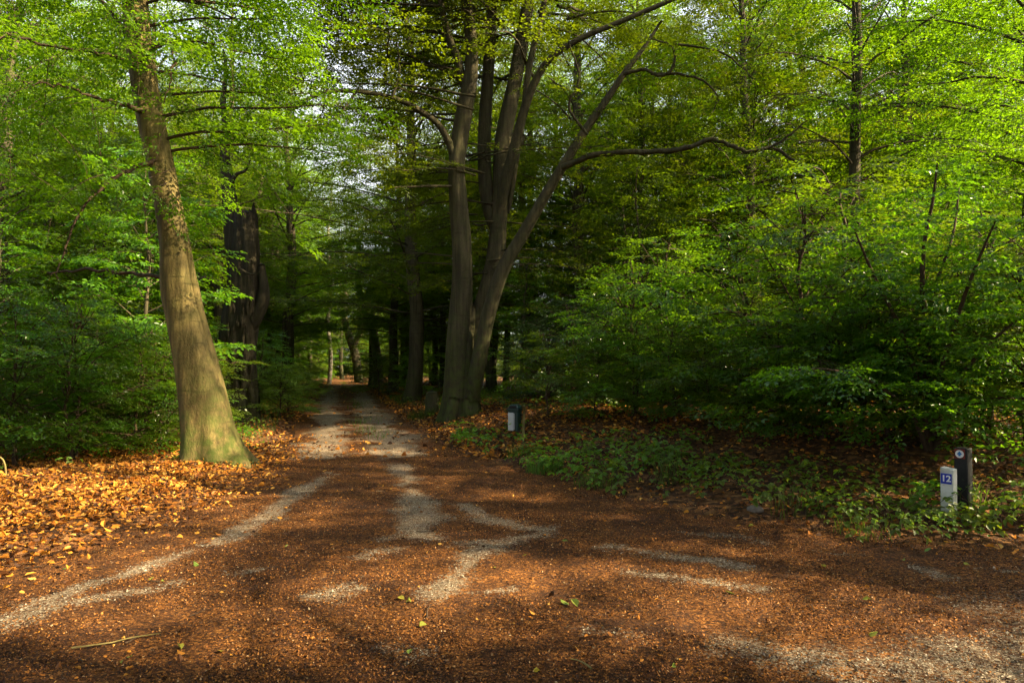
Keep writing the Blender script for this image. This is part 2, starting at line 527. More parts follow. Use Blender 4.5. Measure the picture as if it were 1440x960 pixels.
def foliate(P, r, S, T, f0=.25, step=.45, sub=1.4, rsub=.012, sp_step=.32, scale=1.0, el=(-.1, .35), vertical=False, seg=3, end=True):
    seglen = np.linalg.norm(np.diff(P, axis=0), axis=1); cum = np.concatenate([[0], np.cumsum(seglen)]); L = cum[-1]
    d = f0 * L; k = int(r.integers(2)); ga = r.uniform(0, 6.28)
    while d <= L:
        i = min(np.searchsorted(cum, d, side='right') - 1, len(seglen) - 1)
        p = P[i] + (P[i + 1] - P[i]) * ((d - cum[i]) / seglen[i])
        t = P[i + 1] - P[i]
        f = d / L
        if vertical:
            az = ga; ga += 2.4
        else:
            az = math.atan2(t[1], t[0]) + (1 if k % 2 else -1) * r.uniform(.5, 1.2)
        ln = sub * (1.1 - .55 * f) * r.uniform(.65, 1.25)
        Q = arc(p, az, r.uniform(*el), ln, 5, r, .35, .14)
        if T is not None: T.add(Q, np.linspace(rsub, rsub * .25, 5), seg)
        sprays_along(Q, r, S, .25, sp_step, scale)
        d += step * r.uniform(.7, 1.3); k += 1
    if end: sprays_along(P[-3:], r, S, 0, sp_step, scale)


def flare(seed, amt=.5, h=.45, lobes=5, flute=.05):
    r = np.random.default_rng(seed); ph = r.uniform(0, 6.28, 4)
    def f(th, t, pts):
        z = (pts[:, 2] - pts[0, 2])[:, None]
        lump = .13 * (fbm(np.cos(th) * 1.4 + z * .75 + seed, np.sin(th) * 1.4 + z * .6 + 20, seed, 3) - .5)
        g = np.exp(-np.maximum(z - .12, 0) / h)
        return (1 + amt * g * (1 + .45 * np.sin(lobes * th + ph[0]) + .25 * np.sin((lobes - 2) * th + ph[1]))
                + flute * np.sin(3 * th + ph[2] + .6 * z) + flute * .6 * np.sin(5 * th + ph[3] - .4 * z) + .025 * np.sin(2.3 * z + 2 * th) + lump)
    return f


def gen_tree(seed, h, r0, base, cr, nl, sub=1.3, step=.42, sp_step=.34, scale=1.0, prune=None, wob=.05, low_el=.1, seg=9, droop=.45, lean=(0, 0), clump=0):
    """forest tree: returns trunk Tubes, spray rows"""
    r = np.random.default_rng(seed)
    n = 14; z = np.linspace(-.25, h, n)
    wx = np.cumsum(r.normal(0, wob, n)) * (z > 0); wy = np.cumsum(r.normal(0, wob, n)) * (z > 0)
    P = np.stack([wx + lean[0] * z, wy + lean[1] * z, z], 1)
    P = spline(P, n * 3)
    zz = np.clip(P[:, 2] / h, 0, 1)
    R = r0 * (1 - zz) ** .75 + .012
    T = Tubes(); T.add(P, R, seg, flare(seed, .35 if r0 > .1 else .15, .35, 5, .05))
    S = []; az = r.uniform(0, 6.28)
    for k in range(nl):
        f = (k + r.uniform(0, .8)) / nl
        zt = base + (h * .97 - base) * f
        p = np.array([np.interp(zt, P[:, 2], P[:, 0]), np.interp(zt, P[:, 2], P[:, 1]), zt])
        prof = (1 - f) ** .55 * (.75 + .5 * min(1, f * 4)) if f > .02 else .75
        L = cr * prof * r.uniform(.7, 1.15) + .35
        el = low_el + .9 * f + r.normal(0, .12)
        Q = arc(p, az, el, L, 8, r, droop, .10)
        rl = min(.045 + .0, np.interp(zt, P[:, 2], R) * .45)
        rl = max(.008, rl)
        T.add(Q, np.linspace(rl, .006, 8), 5)
        foliate(Q, r, S, T, .22, step, sub * (.5 + .5 * L / cr), .011, sp_step, scale)
        az += 2.4 + r.normal(0, .3)
    S = np.array(S)
    S = S[S[:, 2] > .15]
    if clump: S = S[_clump(S + seed * 3.7, r, clump, .39)]
    if prune is not None: S = S[prune(S, r)]
    return T, S


# ------------------------------------------------------------------ sun
SUN_EL, SUN_AZ = rad(34), rad(-14)          # azimuth from +X (right), slightly behind the viewer
SUN = np.array([math.cos(SUN_EL) * math.cos(SUN_AZ), math.cos(SUN_EL) * math.sin(SUN_AZ), math.sin(SUN_EL)])


def foot(p):
    """where the sunbeam through p meets z=0"""
    p = np.asarray(p, float)
    return p[..., :2] - SUN[:2] * (p[..., 2:3] / SUN[2])


BEAMS = []                                   # gaps cut in the unseen crowns for sun patches: centre, half axes (ground), strength
def gap(px, py, ax, ay, k=1.0): BEAMS.append((*flat(px, py), ax, ay, k))
def gap_at(px, py, D, a, k=1.0):
    f = foot(at(px, py, D)); BEAMS.append((*f, a, a, k))


gap(60, 745, 1.8, 1.1); gap(170, 715, 1.6, .9); gap(40, 815, 1.4, .6); gap(260, 700, .9, .5, .9); gap(250, 662, .9, .3)
gap(150, 850, 1.0, .4, 1); gap(370, 735, .7, .35, .8); gap(330, 820, .7, .28, .9)
gap(640, 633, 1.6, .35, .95); gap(480, 640, .8, .3, .8); gap(690, 607, .4, .4, .9)
gap(440, 835, .9, .35, 1); gap(640, 810, 1.1, .6, 1); gap(760, 830, .6, .3, .8); gap(560, 775, .5, .3, .7)
gap(900, 800, .8, .25, .9); gap(1040, 825, .7, .22, .9); gap(950, 900, .8, .25, .9); gap(1130, 925, .8, .3, 1)
gap(1330, 915, 1.1, .55, 1); gap(1250, 950, .8, .3, .9); gap(1010, 765, .6, .2, .7); gap(80, 930, .5, .3, .8); gap(560, 880, .3, .12, .7)
gap_at(262, 400, 11, .30, 1); gap_at(296, 555, 11, .60, 1); gap_at(283, 490, 11, .25, .8); gap_at(270, 440, 11, .15, .8); gap_at(285, 640, 11, .6)
gap_at(1400, 540, 8, .8, .9); gap_at(1330, 470, 8, .6, .8); gap_at(1300, 260, 9, .7, .9); gap_at(1430, 430, 8, .6, .8); gap_at(1270, 730, 7, .75, 1); gap_at(1390, 725, 7, .6, 1); gap_at(1340, 660, 7, .5, 1); gap_at(860, 665, 11, .6, .7); gap_at(730, 600, 13.4, .5, .7)
gap_at(405, 560, 21, 1.3, 1); gap_at(432, 530, 36, 1.5, 1)
gap_at(672, 510, 19, .8, 1); gap_at(666, 590, 19, .7, 1)
BEAMS = np.array(BEAMS)


def prune_beams(S, r):
    g = foot(S[:, :3])
    keep = np.ones(len(S))
    for cx, cy, ax, ay, k in BEAMS:
        d = ((g[:, 0] - cx) / (ax + .42)) ** 2 + ((g[:, 1] - cy) / (ay + .30)) ** 2
        keep = np.minimum(keep, np.where(d < 1, 1 - k, np.clip((d - 1) / .5 + 1 - k, 0, 1)))
    fl = vnoise(g[:, 0] / 1.1, g[:, 1] / .9, 61) * .6 + vnoise(g[:, 0] / .5, g[:, 1] / .5, 62) * .4
    far = sm((g[:, 1] - 7.5) / 2.0)
    keep = np.minimum(keep, np.where(fl > .52 - .07 * far, 1 - .95 * (.58 + .42 * far), 1))
    return r.uniform(0, 1, len(S)) < keep


# ------------------------------------------------------------------ ground and track
def build_ground():
    a = np.linspace(-1, 1, 420); xs = np.sinh(a * 5.2) / math.sinh(5.2) * 260 - 1
    b = np.linspace(-.72, 1, 420); ys = np.sinh(b * 5.0) / math.sinh(5.0) * 260 + 8
    X, Y = np.meshgrid(xs, ys)
    Z = gz(X, Y)
    sr, sl = sides(X, Y)
    Z = Z - .03 * (1 - sm((sr + sl) / .25))
    n = len(xs); i = np.arange(len(ys) - 1)[:, None] * n; j = np.arange(n - 1)[None]
    Q = np.stack([i + j, i + j + 1, i + n + j + 1, i + n + j], -1).reshape(-1, 4)
    o = link('ground', mesh_quads('ground', np.stack([X, Y, Z], -1).reshape(-1, 3), Q, SOIL, None, True))
    o['kind'] = 'structure'


GRAVEL = [  # photograph polylines of worn gravel, half width in metres, strength
    ([(-60, 890), (40, 858), (110, 828), (190, 800), (300, 765), (385, 720), (420, 690), (470, 664)], .13, 1.0),
    ([(110, 845), (190, 832), (230, 822)], .09, .8), ([(330, 805), (370, 800)], .10, .8),
    ([(463, 545), (460, 600), (450, 640)], .42, 1.35), ([(502, 545), (535, 600), (562, 640)], .45, 1.35),
    ([(562, 655), (578, 690), (590, 725), (600, 760)], .19, 1.1),
    ([(650, 705), (680, 728), (730, 742), (770, 746)], .13, 1.0),
    ([(610, 838), (640, 812), (672, 775), (720, 757), (760, 752)], .12, 1.0), ([(640, 770), (700, 765)], .12, .8),
    ([(520, 785), (550, 778)], .12, .85), ([(440, 838), (500, 832)], .10, .8), ([(540, 760), (600, 750)], .12, .6),
    ([(850, 775), (940, 788), (1035, 796)], .11, .95), ([(890, 812), (980, 822), (1065, 828)], .09, .9),
    ([(660, 838), (720, 832)], .05, .8), ([(950, 750), (1080, 762)], .06, .6), ([(1150, 778), (1210, 784)], .05, .8),
    ([(1285, 798), (1335, 815)], .10, .8), ([(1390, 800), (1470, 804)], .05, .9),
    ([(1060, 915), (1150, 935)], .14, .85), ([(1230, 960), (1330, 930), (1500, 900)], .33, .72), ([(1300, 1000), (1500, 960)], .4, .8),
    ([(820, 888), (900, 893)], .06, .7), ([(540, 905), (600, 918)], .08, .5), ([(1350, 860), (1460, 850)], .2, .5)]


def track_z(X, Y): return gz(X, Y) + .004


def build_track():
    ys = [-14.0]
    while ys[-1] < 126: ys.append(ys[-1] + max(.055, .013 * ys[-1] - .02))
    ys = np.array(ys)
    xo = np.concatenate([np.linspace(-60, -8.2, 26), np.arange(-8, 8, .075), np.linspace(8.2, 60, 26)])
    cx = np.where(ys < 12, -1.2 * sm(ys / 8), 0) + np.where(ys >= 12, -1.2 - .262 * (ys - 12) - 1.2 * sm((ys - 12) / 6), 0)
    X = xo[None] + cx[:, None]; Y = np.repeat(ys[:, None], len(xo), 1)
    wob = .22 * (fbm(X * 1.1, Y * 1.1, 31) - .5)
    inside = (X > xl(Y) + wob) & (X < xr(Y) + wob)
    inside |= (Y > 119) & (Y < 124) & (X > -50) & (X < -12)
    Z = track_z(X, Y)
    # wheel tracks and lumps pressed into the near surface
    g = np.zeros_like(X)
    for pts, hw, k in GRAVEL:
        P = np.array([flat(*p) for p in pts])
        d = pdist(X + .35 * (fbm(X * 1.6, Y * 1.6, 43) - .5), Y + .35 * (fbm(X * 1.6, Y * 1.6, 44) - .5), P)
        w = hw * (.9 + 2.2 * (fbm(X * 1.8, Y * 1.8, 41) - .5)) * np.where(Y > 20, 1.0, 1.0)
        g = np.maximum(g, k * (1 - sm((d - w * .35) / (w * 1.5))))
    n = len(xo); i = np.arange(len(ys) - 1)[:, None] * n; j = np.arange(n - 1)[None]
    Q = np.stack([i + j, i + j + 1, i + n + j + 1, i + n + j], -1).reshape(-1, 4)
    ok = inside.ravel()[Q].all(1); Q = Q[ok]
    used = np.unique(Q); mp = np.full(X.size, -1); mp[used] = np.arange(len(used))
    V = np.stack([X, Y, Z], -1).reshape(-1, 3)[used]
    me = mesh_quads('dirt_track', V, mp[Q], TRACK, None, True)
    a = me.attributes.new('gravel', 'FLOAT', 'POINT'); a.data.foreach_set('value', np.ascontiguousarray(g.ravel()[used], np.float32))
    o = link('dirt_track', me); o['kind'] = 'structure'


build_ground(); build_track()

# ------------------------------------------------------------------ fallen leaves
def scatter_leaves(name, X, Y, ln, mat, label, cat, lift=.02, tilt=.35, extra=0.0, kind='stuff', seed=1, rndpow=1.0):
    r = np.random.default_rng(seed); n = len(X)
    Z = gz(X, Y) + .006 + r.uniform(0, lift, n) + extra
    pos = np.stack([X, Y, Z], 1)
    V = leaf_verts(pos, r.uniform(0, 6.28, n), r.normal(0, tilt, n), r.normal(0, tilt, n), ln, ln * r.uniform(.42, .75, n), True, r.normal(.6, 1.8, n))
    V[:, :, 2] = np.maximum(V[:, :, 2], (Z - .012)[:, None])
    rn = np.repeat(r.uniform(0, 1, n) ** rndpow, 2)
    o = link(name, mesh_quads(name, V.reshape(-1, 3), leaf_quads(n, True), mat, rn))
    o['kind'] = kind
    if kind == 'stuff': o['label'] = label; o['category'] = cat
    return o


def build_litter():
    r = np.random.default_rng(21)
    # bright drift on the left verge
    n = 190000
    X = r.uniform(-13, -1.5, n); Y = r.uniform(3.6, 16, n)
    sr, sl = sides(X, Y)
    yc = np.interp(X, [-20, -12, -6.9, -5.2, -4.9, -3], [5, 6.5, 9.1, 10.9, 11.2, 16])
    w = np.where(sl > 0, sm(sl / .7) * .8 + .2, np.exp(-pdist(X, Y, LE) / .30) * .35)
    w = w * np.where(Y > yc, .35, 1)
    k = r.uniform(0, 1, n) < w
    scatter_leaves('leaf_drift', X[k], Y[k], np.clip(r.lognormal(-3.02, .33, k.sum()), .018, .085), LITTER, 'thick drift of dry orange beech leaves on the left verge', 'fallen leaves', .06, .36, seed=2, rndpow=1.05)
    # right bank; leaf mix weighted darker to put its shade into the colour
    n = 60000
    X = r.uniform(-4, 14, n); Y = r.uniform(5, 26, n)
    sr, sl = sides(X, Y)
    w = np.where(sr > 0, np.clip(.25 + .75 * sm(sr / .5) , 0, 1) * np.exp(-np.maximum(sr - 5, 0) / 4), np.exp(-pdist(X, Y, RE) / .25) * .3)
    k = (r.uniform(0, 1, n) < w)
    scatter_leaves('bank_litter', X[k], Y[k], r.uniform(.035, .08, k.sum()), LITTER, 'brown dry leaves covering the right bank', 'fallen leaves', .04, .38, seed=3, rndpow=2.1)
    # both verges of the far track and the wood floor behind
    n = 60000
    Y = 12 + 60 * r.uniform(0, 1, n) ** 1.6; X = -4 - .26 * (Y - 18) + r.normal(0, 7, n)
    sr, sl = sides(X, Y); s = sr + sl
    k = r.uniform(0, 1, n) < np.where(s > 0, np.exp(-s / 6), .05)
    scatter_leaves('wood_floor_litter', X[k], Y[k], r.uniform(.07, .12, k.sum()), LITTER, 'dry leaves strewn along both verges of the far track', 'fallen leaves', .04, .35, seed=4, rndpow=1.3)
    # loose leaves on the track
    n = 16000
    X = r.uniform(-7, 9, n); Y = 2.4 + 14 * r.uniform(0, 1, n) ** 1.3
    sr, sl = sides(X, Y); k = ((sr + sl) == 0) & (r.uniform(0, 1, n) < np.clip((fbm(X * 1.3, Y * 1.3, 55) - .42) * 4, .03, 1))
    scatter_leaves('track_leaves', X[k], Y[k], np.clip(r.lognormal(-3.9, .4, k.sum()), .010, .055), LITTER, 'small dry leaves scattered over the dirt track', 'fallen leaves', .008, .4, seed=5, rndpow=1.3)
    pts = [(215, 815, .09), (228, 816, .1), (280, 798, .08), (95, 798, .12), (10, 735, .12), (575, 848, .09), (560, 843, .08), (800, 852, .11), (812, 856, .12), (790, 763, .10),
           (735, 785, .05), (1020, 834, .10), (310, 916, .08), (250, 910, .07), (590, 880, .06), (575, 918, .08), (695, 800, .05), (1225, 850, .08), (1300, 778, .09), (1270, 790, .07), (1355, 793, .08), (540, 790, .05),
           (400, 770, .05), (180, 925, .05), (170, 932, .05), (880, 800, .05), (1160, 800, .06), (1060, 742, .07), (720, 900, .05), (760, 945, .06), (1220, 895, .09), (950, 940, .05)]
    P = np.array([flat(a, b) for a, b, c in pts])
    scatter_leaves('green_leaves', P[:, 0], P[:, 1], np.array([c for a, b, c in pts]) * .75, FRESH, 'few fresh yellow green leaves dropped on the track', 'fallen leaves', .012, .35, seed=6)
    # mulch chips: real crumbs over the near track
    n = 330000
    Y = 2.6 + 11 * r.uniform(0, 1, n) ** 1.5; X = r.uniform(-.80, .82, n) * (Y + .6)
    sr, sl = sides(X, Y)
    g = np.zeros(n)
    for pp, hw, kk in GRAVEL:
        d = pdist(X, Y, np.array([flat(*p) for p in pp])); g = np.maximum(g, kk * (1 - sm((d - hw * .3) / (hw * 1.3))))
    dens = fbm(X * .9, Y * .9, 77) * .6 + fbm(X * 4, Y * 4, 78) * .4
    k = (sr + sl < .3) & (r.uniform(0, 1, n) < np.clip((dens - .30) * 3.4, .06, 1)) & (g < r.uniform(.05, 1.0, n))
    kg = (sr + sl == 0) & (r.uniform(0, 1, n) < np.clip((g - .25) * .9 + .012, 0, .55))
    scatter_leaves('track_pebbles', X[kg], Y[kg], np.clip(r.lognormal(-4.75, .45, kg.sum()), .004, .032), PEBBLE, 'pale gravel stones worn free in the wheel tracks', 'gravel', .004, .3, seed=8)
    o = scatter_leaves('mulch_crumbs', X[k], Y[k], r.uniform(.006, .019, k.sum()), CHIP, 'crumbled brown leaf mulch lying on the dirt track', 'mulch', .010, .55, seed=7)


build_litter()

# ------------------------------------------------------------------ hero trees
def down(path, rr, to=-.3):
    p = path[0].copy(); p[2] = to
    return np.vstack([p, path]), np.concatenate([[rr[0]], rr])


def tree_object(name, label, loc, trunk_me, crown_me, extra=(), group=None):
    t = thing(name, label, 'tree', loc, 0, group)
    link('trunk', trunk_me, t)
    if crown_me is not None: link('crown', crown_me, t)
    for nm, me in extra: link(nm, me, t)
    return t


def rel(T, loc):
    T.V = [v - np.asarray(loc) for v in T.V]; return T


def left_beech():
    D = 11.1; r = np.random.default_rng(101)
    base = np.array([at(300, 655, D)[0], D, 0]); base[2] = gz1(base[0], base[1]) - .02
    tr = [(302, 668, 37), (300, 650, 35), (295, 620, 34), (285, 560, 31), (274, 505, 27.5), (262, 450, 24.5), (252, 400, 23.5), (244, 330, 19.5), (227, 240, 18), (208, 150, 17.5), (195, 60, 18), (187, -20, 17), (176, -80, 15), (166, -150, 14), (158, -230, 12), (152, -340, 8), (150, -420, 5)]
    P, R = limb(tr, D, D + .3, 90)
    T = Tubes(); T.add(P, R, 48, flare(3, .46, .30, 7, .04))
    # fluted rib that runs up the right flank
    P2, R2 = limb([(326, 656, 15), (318, 610, 13), (309, 560, 11), (296, 505, 9.5), (282, 450, 8), (272, 400, 6.5), (262, 345, 4), (252, 300, 2)], D + .12, D + .05, 40)
    T.add(P2, R2, 14)
    for (a, b, c, d0) in [((380, 672, 1.5), (346, 661, 4), (312, 615, 9), .20), ((226, 666, 1.5), (260, 659, 4), (282, 615, 9), .25), ((318, 700, 1.2), (306, 676, 3.5), (296, 610, 9), .45)]:
        PP, RR = limb([a, b, c], D - d0 - .3, D - .05, 20); RR *= 1 + .15 * np.sin(np.arange(20) * 1.3); T.add(PP, RR, 12)
    S = []; LB = []
    brs = [([(190, 92, 6), (150, 78, 4), (80, 66, 3.4), (0, 52, 2.6), (-80, 60, 1.5)], D, 9.0), ([(205, 158, 6), (165, 145, 4.5), (120, 132, 3), (75, 118, 2), (30, 120, 1)], D, 10.0),
           ([(222, 225, 6), (180, 240, 4.2), (135, 270, 3), (98, 330, 2.2), (80, 400, 1.2)], D, 10.2), ([(250, 390, 5), (190, 386, 3.6), (130, 379, 3), (60, 384, 1.8)], D + .2, 12.5),
           ([(196, 90, 5), (235, 60, 3), (243, 100, 2), (230, 145, 1.2)], D, 10.5), ([(182, 0, 8), (140, -30, 6), (70, -40, 4), (-20, -20, 2)], D, 9.5),
           ([(180, -30, 8), (240, -60, 6), (320, -50, 4), (400, -10, 2)], D, 10.5), ([(170, -120, 8), (120, -160, 6), (60, -150, 4), (0, -100, 2)], D, 12),
           ([(200, 100, 5), (160, 20, 4), (110, -20, 3), (60, -10, 2)], D, 12.5)]
    for lst, d0, d1 in brs:
        PP, RR = limb(lst, d0, d1, 22); PP[2:] += r.normal(0, .018, PP[2:].shape); B = Tubes(); B.add(PP, RR * .72, 6); LB.append(B)
        if lst[1][0] == 190: continue
        foliate(PP, r, S, B, .25, .26, 1.0, .007, .26, .95, (-.45, .2))
    B = Tubes()
    # thin hanging sprays in front of and beside the trunk
    for k in range(80):
        p0 = at(r.uniform(-20, 330), r.uniform(-60, 260), r.uniform(9.3, 13.5))
        Q = arc(p0, r.uniform(0, 6.28), -.5, r.uniform(.9, 2.0), 7, r, 1.0, .15)
        B.add(Q, np.linspace(.007, .002, 7), 3); sprays_along(Q, r, S, .15, .17, .75, .3)
    for k in range(14):    # limbs reaching right towards the track
        i = int(46 + 26 * k / 14); Q = arc(P[i], r.normal(.3, .4), .3, r.uniform(2.2, 4.2), 9, r, .5, .12)
        B.add(Q, np.linspace(.03, .005, 9), 5); foliate(Q, r, S, B, .2, .3, 1.2, .008, .28, 1.0, (-.4, .2))
    for k in range(24):    # upper crown limbs
        i = int(60 + 29 * k / 24); Q = arc(P[i], r.uniform(0, 6.28), .5, r.uniform(2, 3.5), 8, r, .5, .1)
        B.add(Q, np.linspace(.05, .008, 8), 5); foliate(Q, r, S, B, .2, .5, 1.3, .01, .36, 1.1)
    S = np.array(S); S[:, :3] -= base
    return tree_object('beech_tree', 'sunlit smooth trunked beech leaning left at the edge of the leaf drift', base, rel(T, base).mesh('left_beech_trunk', BARK_L), spray_mesh('left_beech_crown', S, SP_HERO, LEAF_BEECH),
                       [('branch', rel(b, base).mesh('left_beech_branch', TWIG)) for b in LB] + [('twigs', rel(B, base).mesh('left_beech_twigs', TWIG))])


def centre_beech():
    D = 19.2; r = np.random.default_rng(202)
    base = np.array([at(652, 600, D)[0], D, 0]); base[2] = gz1(base[0], base[1])
    T = Tubes(); S = []
    stems = [
        ([(637, 612, 21), (639, 580, 18), (642, 540, 16.5), (644, 490, 16), (648, 440, 15.5), (650, 395, 14.5), (649, 345, 14), (644, 280, 12.5), (642, 235, 11.5), (650, 175, 11.5), (663, 100, 9.5), (662, 50, 8.5), (656, 0, 8), (650, -60, 7), (645, -140, 5), (640, -230, 3)], D, D - .2, 90, 28),
        ([(657, 612, 19), (657, 575, 17), (659, 520, 16), (668, 480, 16), (682, 430, 15), (696, 375, 14), (702, 310, 11.5), (704, 250, 11), (706, 205, 11), (716, 150, 10.5), (726, 100, 10), (735, 50, 9.5), (743, 0, 9), (750, -60, 8), (760, -160, 6), (765, -250, 3)], D + .1, D + .7, 90, 28),
        ([(648, 612, 18), (649, 570, 17), (652, 520, 16), (658, 470, 12), (664, 430, 6)], D - .05, D + .1, 30, 22),
        ([(660, 606, 11), (664, 560, 12.5), (671, 520, 13.5), (685, 450, 12), (706, 382, 11.5), (735, 330, 10), (762, 283, 9), (795, 228, 8), (822, 185, 7), (850, 145, 6), (880, 100, 5), (905, 68, 3.5), (930, 30, 2)], D - .1, 17.6, 50, 12),
        ([(694, 330, 13), (684, 270, 12), (681, 220, 11), (682, 170, 11), (686, 110, 10), (690, 50, 9.5), (692, -10, 8), (696, -90, 6), (700, -180, 3)], D + .38, D + 1.4, 50, 12),
        ([(700, 320, 11), (710, 260, 9.5), (724, 205, 8.5), (738, 152, 7.5), (755, 110, 6.5), (775, 82, 6), (815, 55, 5), (870, 32, 4.5), (940, 2, 4), (1010, -30, 2.5)], D + .3, 17.5, 46, 10),
        ([(734, 165, 6), (745, 90, 5.5), (760, 30, 5), (770, -30, 4), (775, -110, 2.5)], D - .2, 18.5, 26, 8),
        ([(654, 140, 8), (645, 88, 6.5), (632, 55, 6), (622, 15, 5), (612, -40, 4), (600, -120, 2)], D, D - 1, 28, 8),
        ([(640, 270, 7), (636, 215, 6.5), (620, 180, 5.5), (600, 162, 5), (575, 147, 4.5), (550, 137, 4.2), (515, 130, 4), (480, 128, 3.5), (455, 130, 3), (425, 142, 2.5), (395, 148, 1.5)], D, 17.0, 46, 8),
        ([(715, 300, 8), (722, 240, 7), (727, 215, 6), (735, 190, 5)], D + .4, D + .7, 16, 8)]
    brs = [
        ([(790, 236, 6), (830, 220, 5.5), (880, 214, 5.2), (930, 213, 5), (970, 207, 4.6), (1000, 196, 4.2), (1030, 205, 4), (1055, 214, 3.6), (1085, 208, 3.2), (1115, 225, 2.8), (1140, 245, 2.4), (1162, 280, 1.2)], 17.9, 15.2, 50, 7),
        ([(1050, 214, 3), (1085, 206, 2.6), (1110, 190, 2), (1135, 170, 1)], 16, 15.5, 16, 6),
        ([(878, 104, 4), (905, 98, 3.2), (930, 108, 3), (948, 92, 2.6), (944, 66, 2.2), (915, 55, 1.2)], 17.7, 17.0, 24, 6),
        ([(915, 104, 3), (960, 106, 2.6), (990, 115, 2.2), (1010, 138, 1.5), (1000, 160, 1)], 17.5, 17, 20, 6),
        ([(950, 62, 2.5), (1010, 72, 2), (1040, 92, 1.6), (1062, 112, 1)], 17, 16.5, 16, 6),
        ([(826, 190, 3), (800, 150, 2.5), (815, 110, 2), (800, 60, 1.2)], 17.9, 17.2, 16, 6),
        ([(552, 137, 3), (562, 100, 2.4), (558, 60, 1.6)], 18, 17.8, 12, 6), ([(500, 130, 3), (480, 160, 2), (460, 185, 1.2)], 17.4, 17, 12, 6),
        ([(640, 262, 3), (600, 262, 2.4), (555, 264, 1.4)], D - .2, 18, 12, 6)]
    PATHS = []
    for k, (l, d0, d1, n, sg) in enumerate(stems):
        P, R = limb(l, d0, d1, n); R = R * (1.0 if k < 3 else .85); PATHS.append(P)
        if k >= 3 and k != 8: R[:6] *= np.array([.25, .5, .7, .85, .93, .98])
        if k < 3:
            T.add(P, R, sg, flare(20 + k, .38, .35, 5, .07))
        else: T.add(P, R, sg)
        if k >= 3: foliate(P, r, S, None, .55 if k < 5 else .35, .34, 1.7, .01, .3, 1.0, (-.3, .3), vertical=(k in (4, 6)))
        if k < 2: foliate(P, r, S, None, .62, .3, 2.4, .01, .34, 1.05, (-.2, .4), vertical=True)
    for (lst) in [[(665, 612, 5), (662, 595, 8), (656, 560, 9)], [(672, 612, 4), (668, 596, 8), (664, 565, 10)], [(625, 612, 5), (633, 590, 9), (640, 560, 10)]]:
        P, R = limb(lst, D - .5, D - .25, 12); T.add(P, R, 8)
    out = []
    for (l, d0, d1, n, sg) in brs:
        B = Tubes(); P, R = limb(l, d0, d1, n); P[3:-1] += r.normal(0, .012, P[3:-1].shape); B.add(P, R * .78 * (1 + .08 * np.sin(np.arange(n) * 1.9)), sg)
        foliate(P, r, S, B, .2, .36, 1.0, .007, .28, .95, (-.35, .2)); out.append(B)
    # big side limbs that carry the middle of the crown over the track
    TB = Tubes()
    for k in range(84):
        p0 = at(r.uniform(540, 800), r.uniform(-220, 120), D + r.uniform(-.5, 1.5)); Q = arc(p0, r.uniform(0, 6.28), .25, r.uniform(2.5, 4.5), 9, r, .5, .1)
        TB.add(Q, np.linspace(.05, .008, 9), 5); foliate(Q, r, S, TB, .15, .34, 1.5, .01, .32, 1.1, (-.3, .3))
    for k in range(28):    # long limbs reaching left over the track
        p0 = at(r.uniform(610, 690), r.uniform(-190, 190), D + r.uniform(-1.2, .5)); Q = arc(p0, math.pi + r.normal(0, .35), .2, r.uniform(4.0, 7.0), 12, r, .45, .10)
        TB.add(Q, np.linspace(.04, .006, 12), 5); foliate(Q, r, S, TB, .15, .32, 1.5, .01, .3, 1.05, (-.3, .3))
    for k in range(30):    # low drooping limbs over the verge and the track
        z = r.uniform(0, 1); p0 = at(r.uniform(640, 715), r.uniform(200, 400), D + r.uniform(-.2, .5)); Q = arc(p0, r.choice([rad(185), rad(150), rad(110), rad(-10), rad(30), rad(70)]) + r.normal(0, .3), .15, r.uniform(2.0, 4.6), 9, r, .45, .08)
        TB.add(Q, np.linspace(.028, .006, 9), 5); foliate(Q, r, S, TB, .25, .32, 1.3, .009, .3, 1.0, (-.25, .15))
    S = np.array(S)
    hide = np.zeros(len(S), bool)
    for k, P in enumerate(PATHS):
        for q in P[::2]:
            m = .75 if k < 3 else .5
            hide |= (np.abs(S[:, 0] - q[0] * (S[:, 1] / q[1])) < m) & (np.abs(S[:, 2] - EYE - (q[2] - EYE) * (S[:, 1] / q[1])) < m) & (S[:, 1] < q[1] + .4) & (q[2] < 12.5)
    S = S[~hide | (r.uniform(0, 1, len(S)) < np.interp(S[:, 2], [5, 8], [.2, .42]))]
    S = S[_clump(S, r, 1.4, .35)]
    S[:, :3] -= base
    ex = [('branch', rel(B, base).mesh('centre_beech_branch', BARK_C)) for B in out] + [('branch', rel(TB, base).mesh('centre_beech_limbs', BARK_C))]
    return tree_object('beech_tree', 'massive dark beech with several fused stems right of the track', base, rel(T, base).mesh('centre_beech_trunk', BARK_C), spray_mesh('centre_beech_crown', S, SP_HERO, LEAF_BEECH), ex)


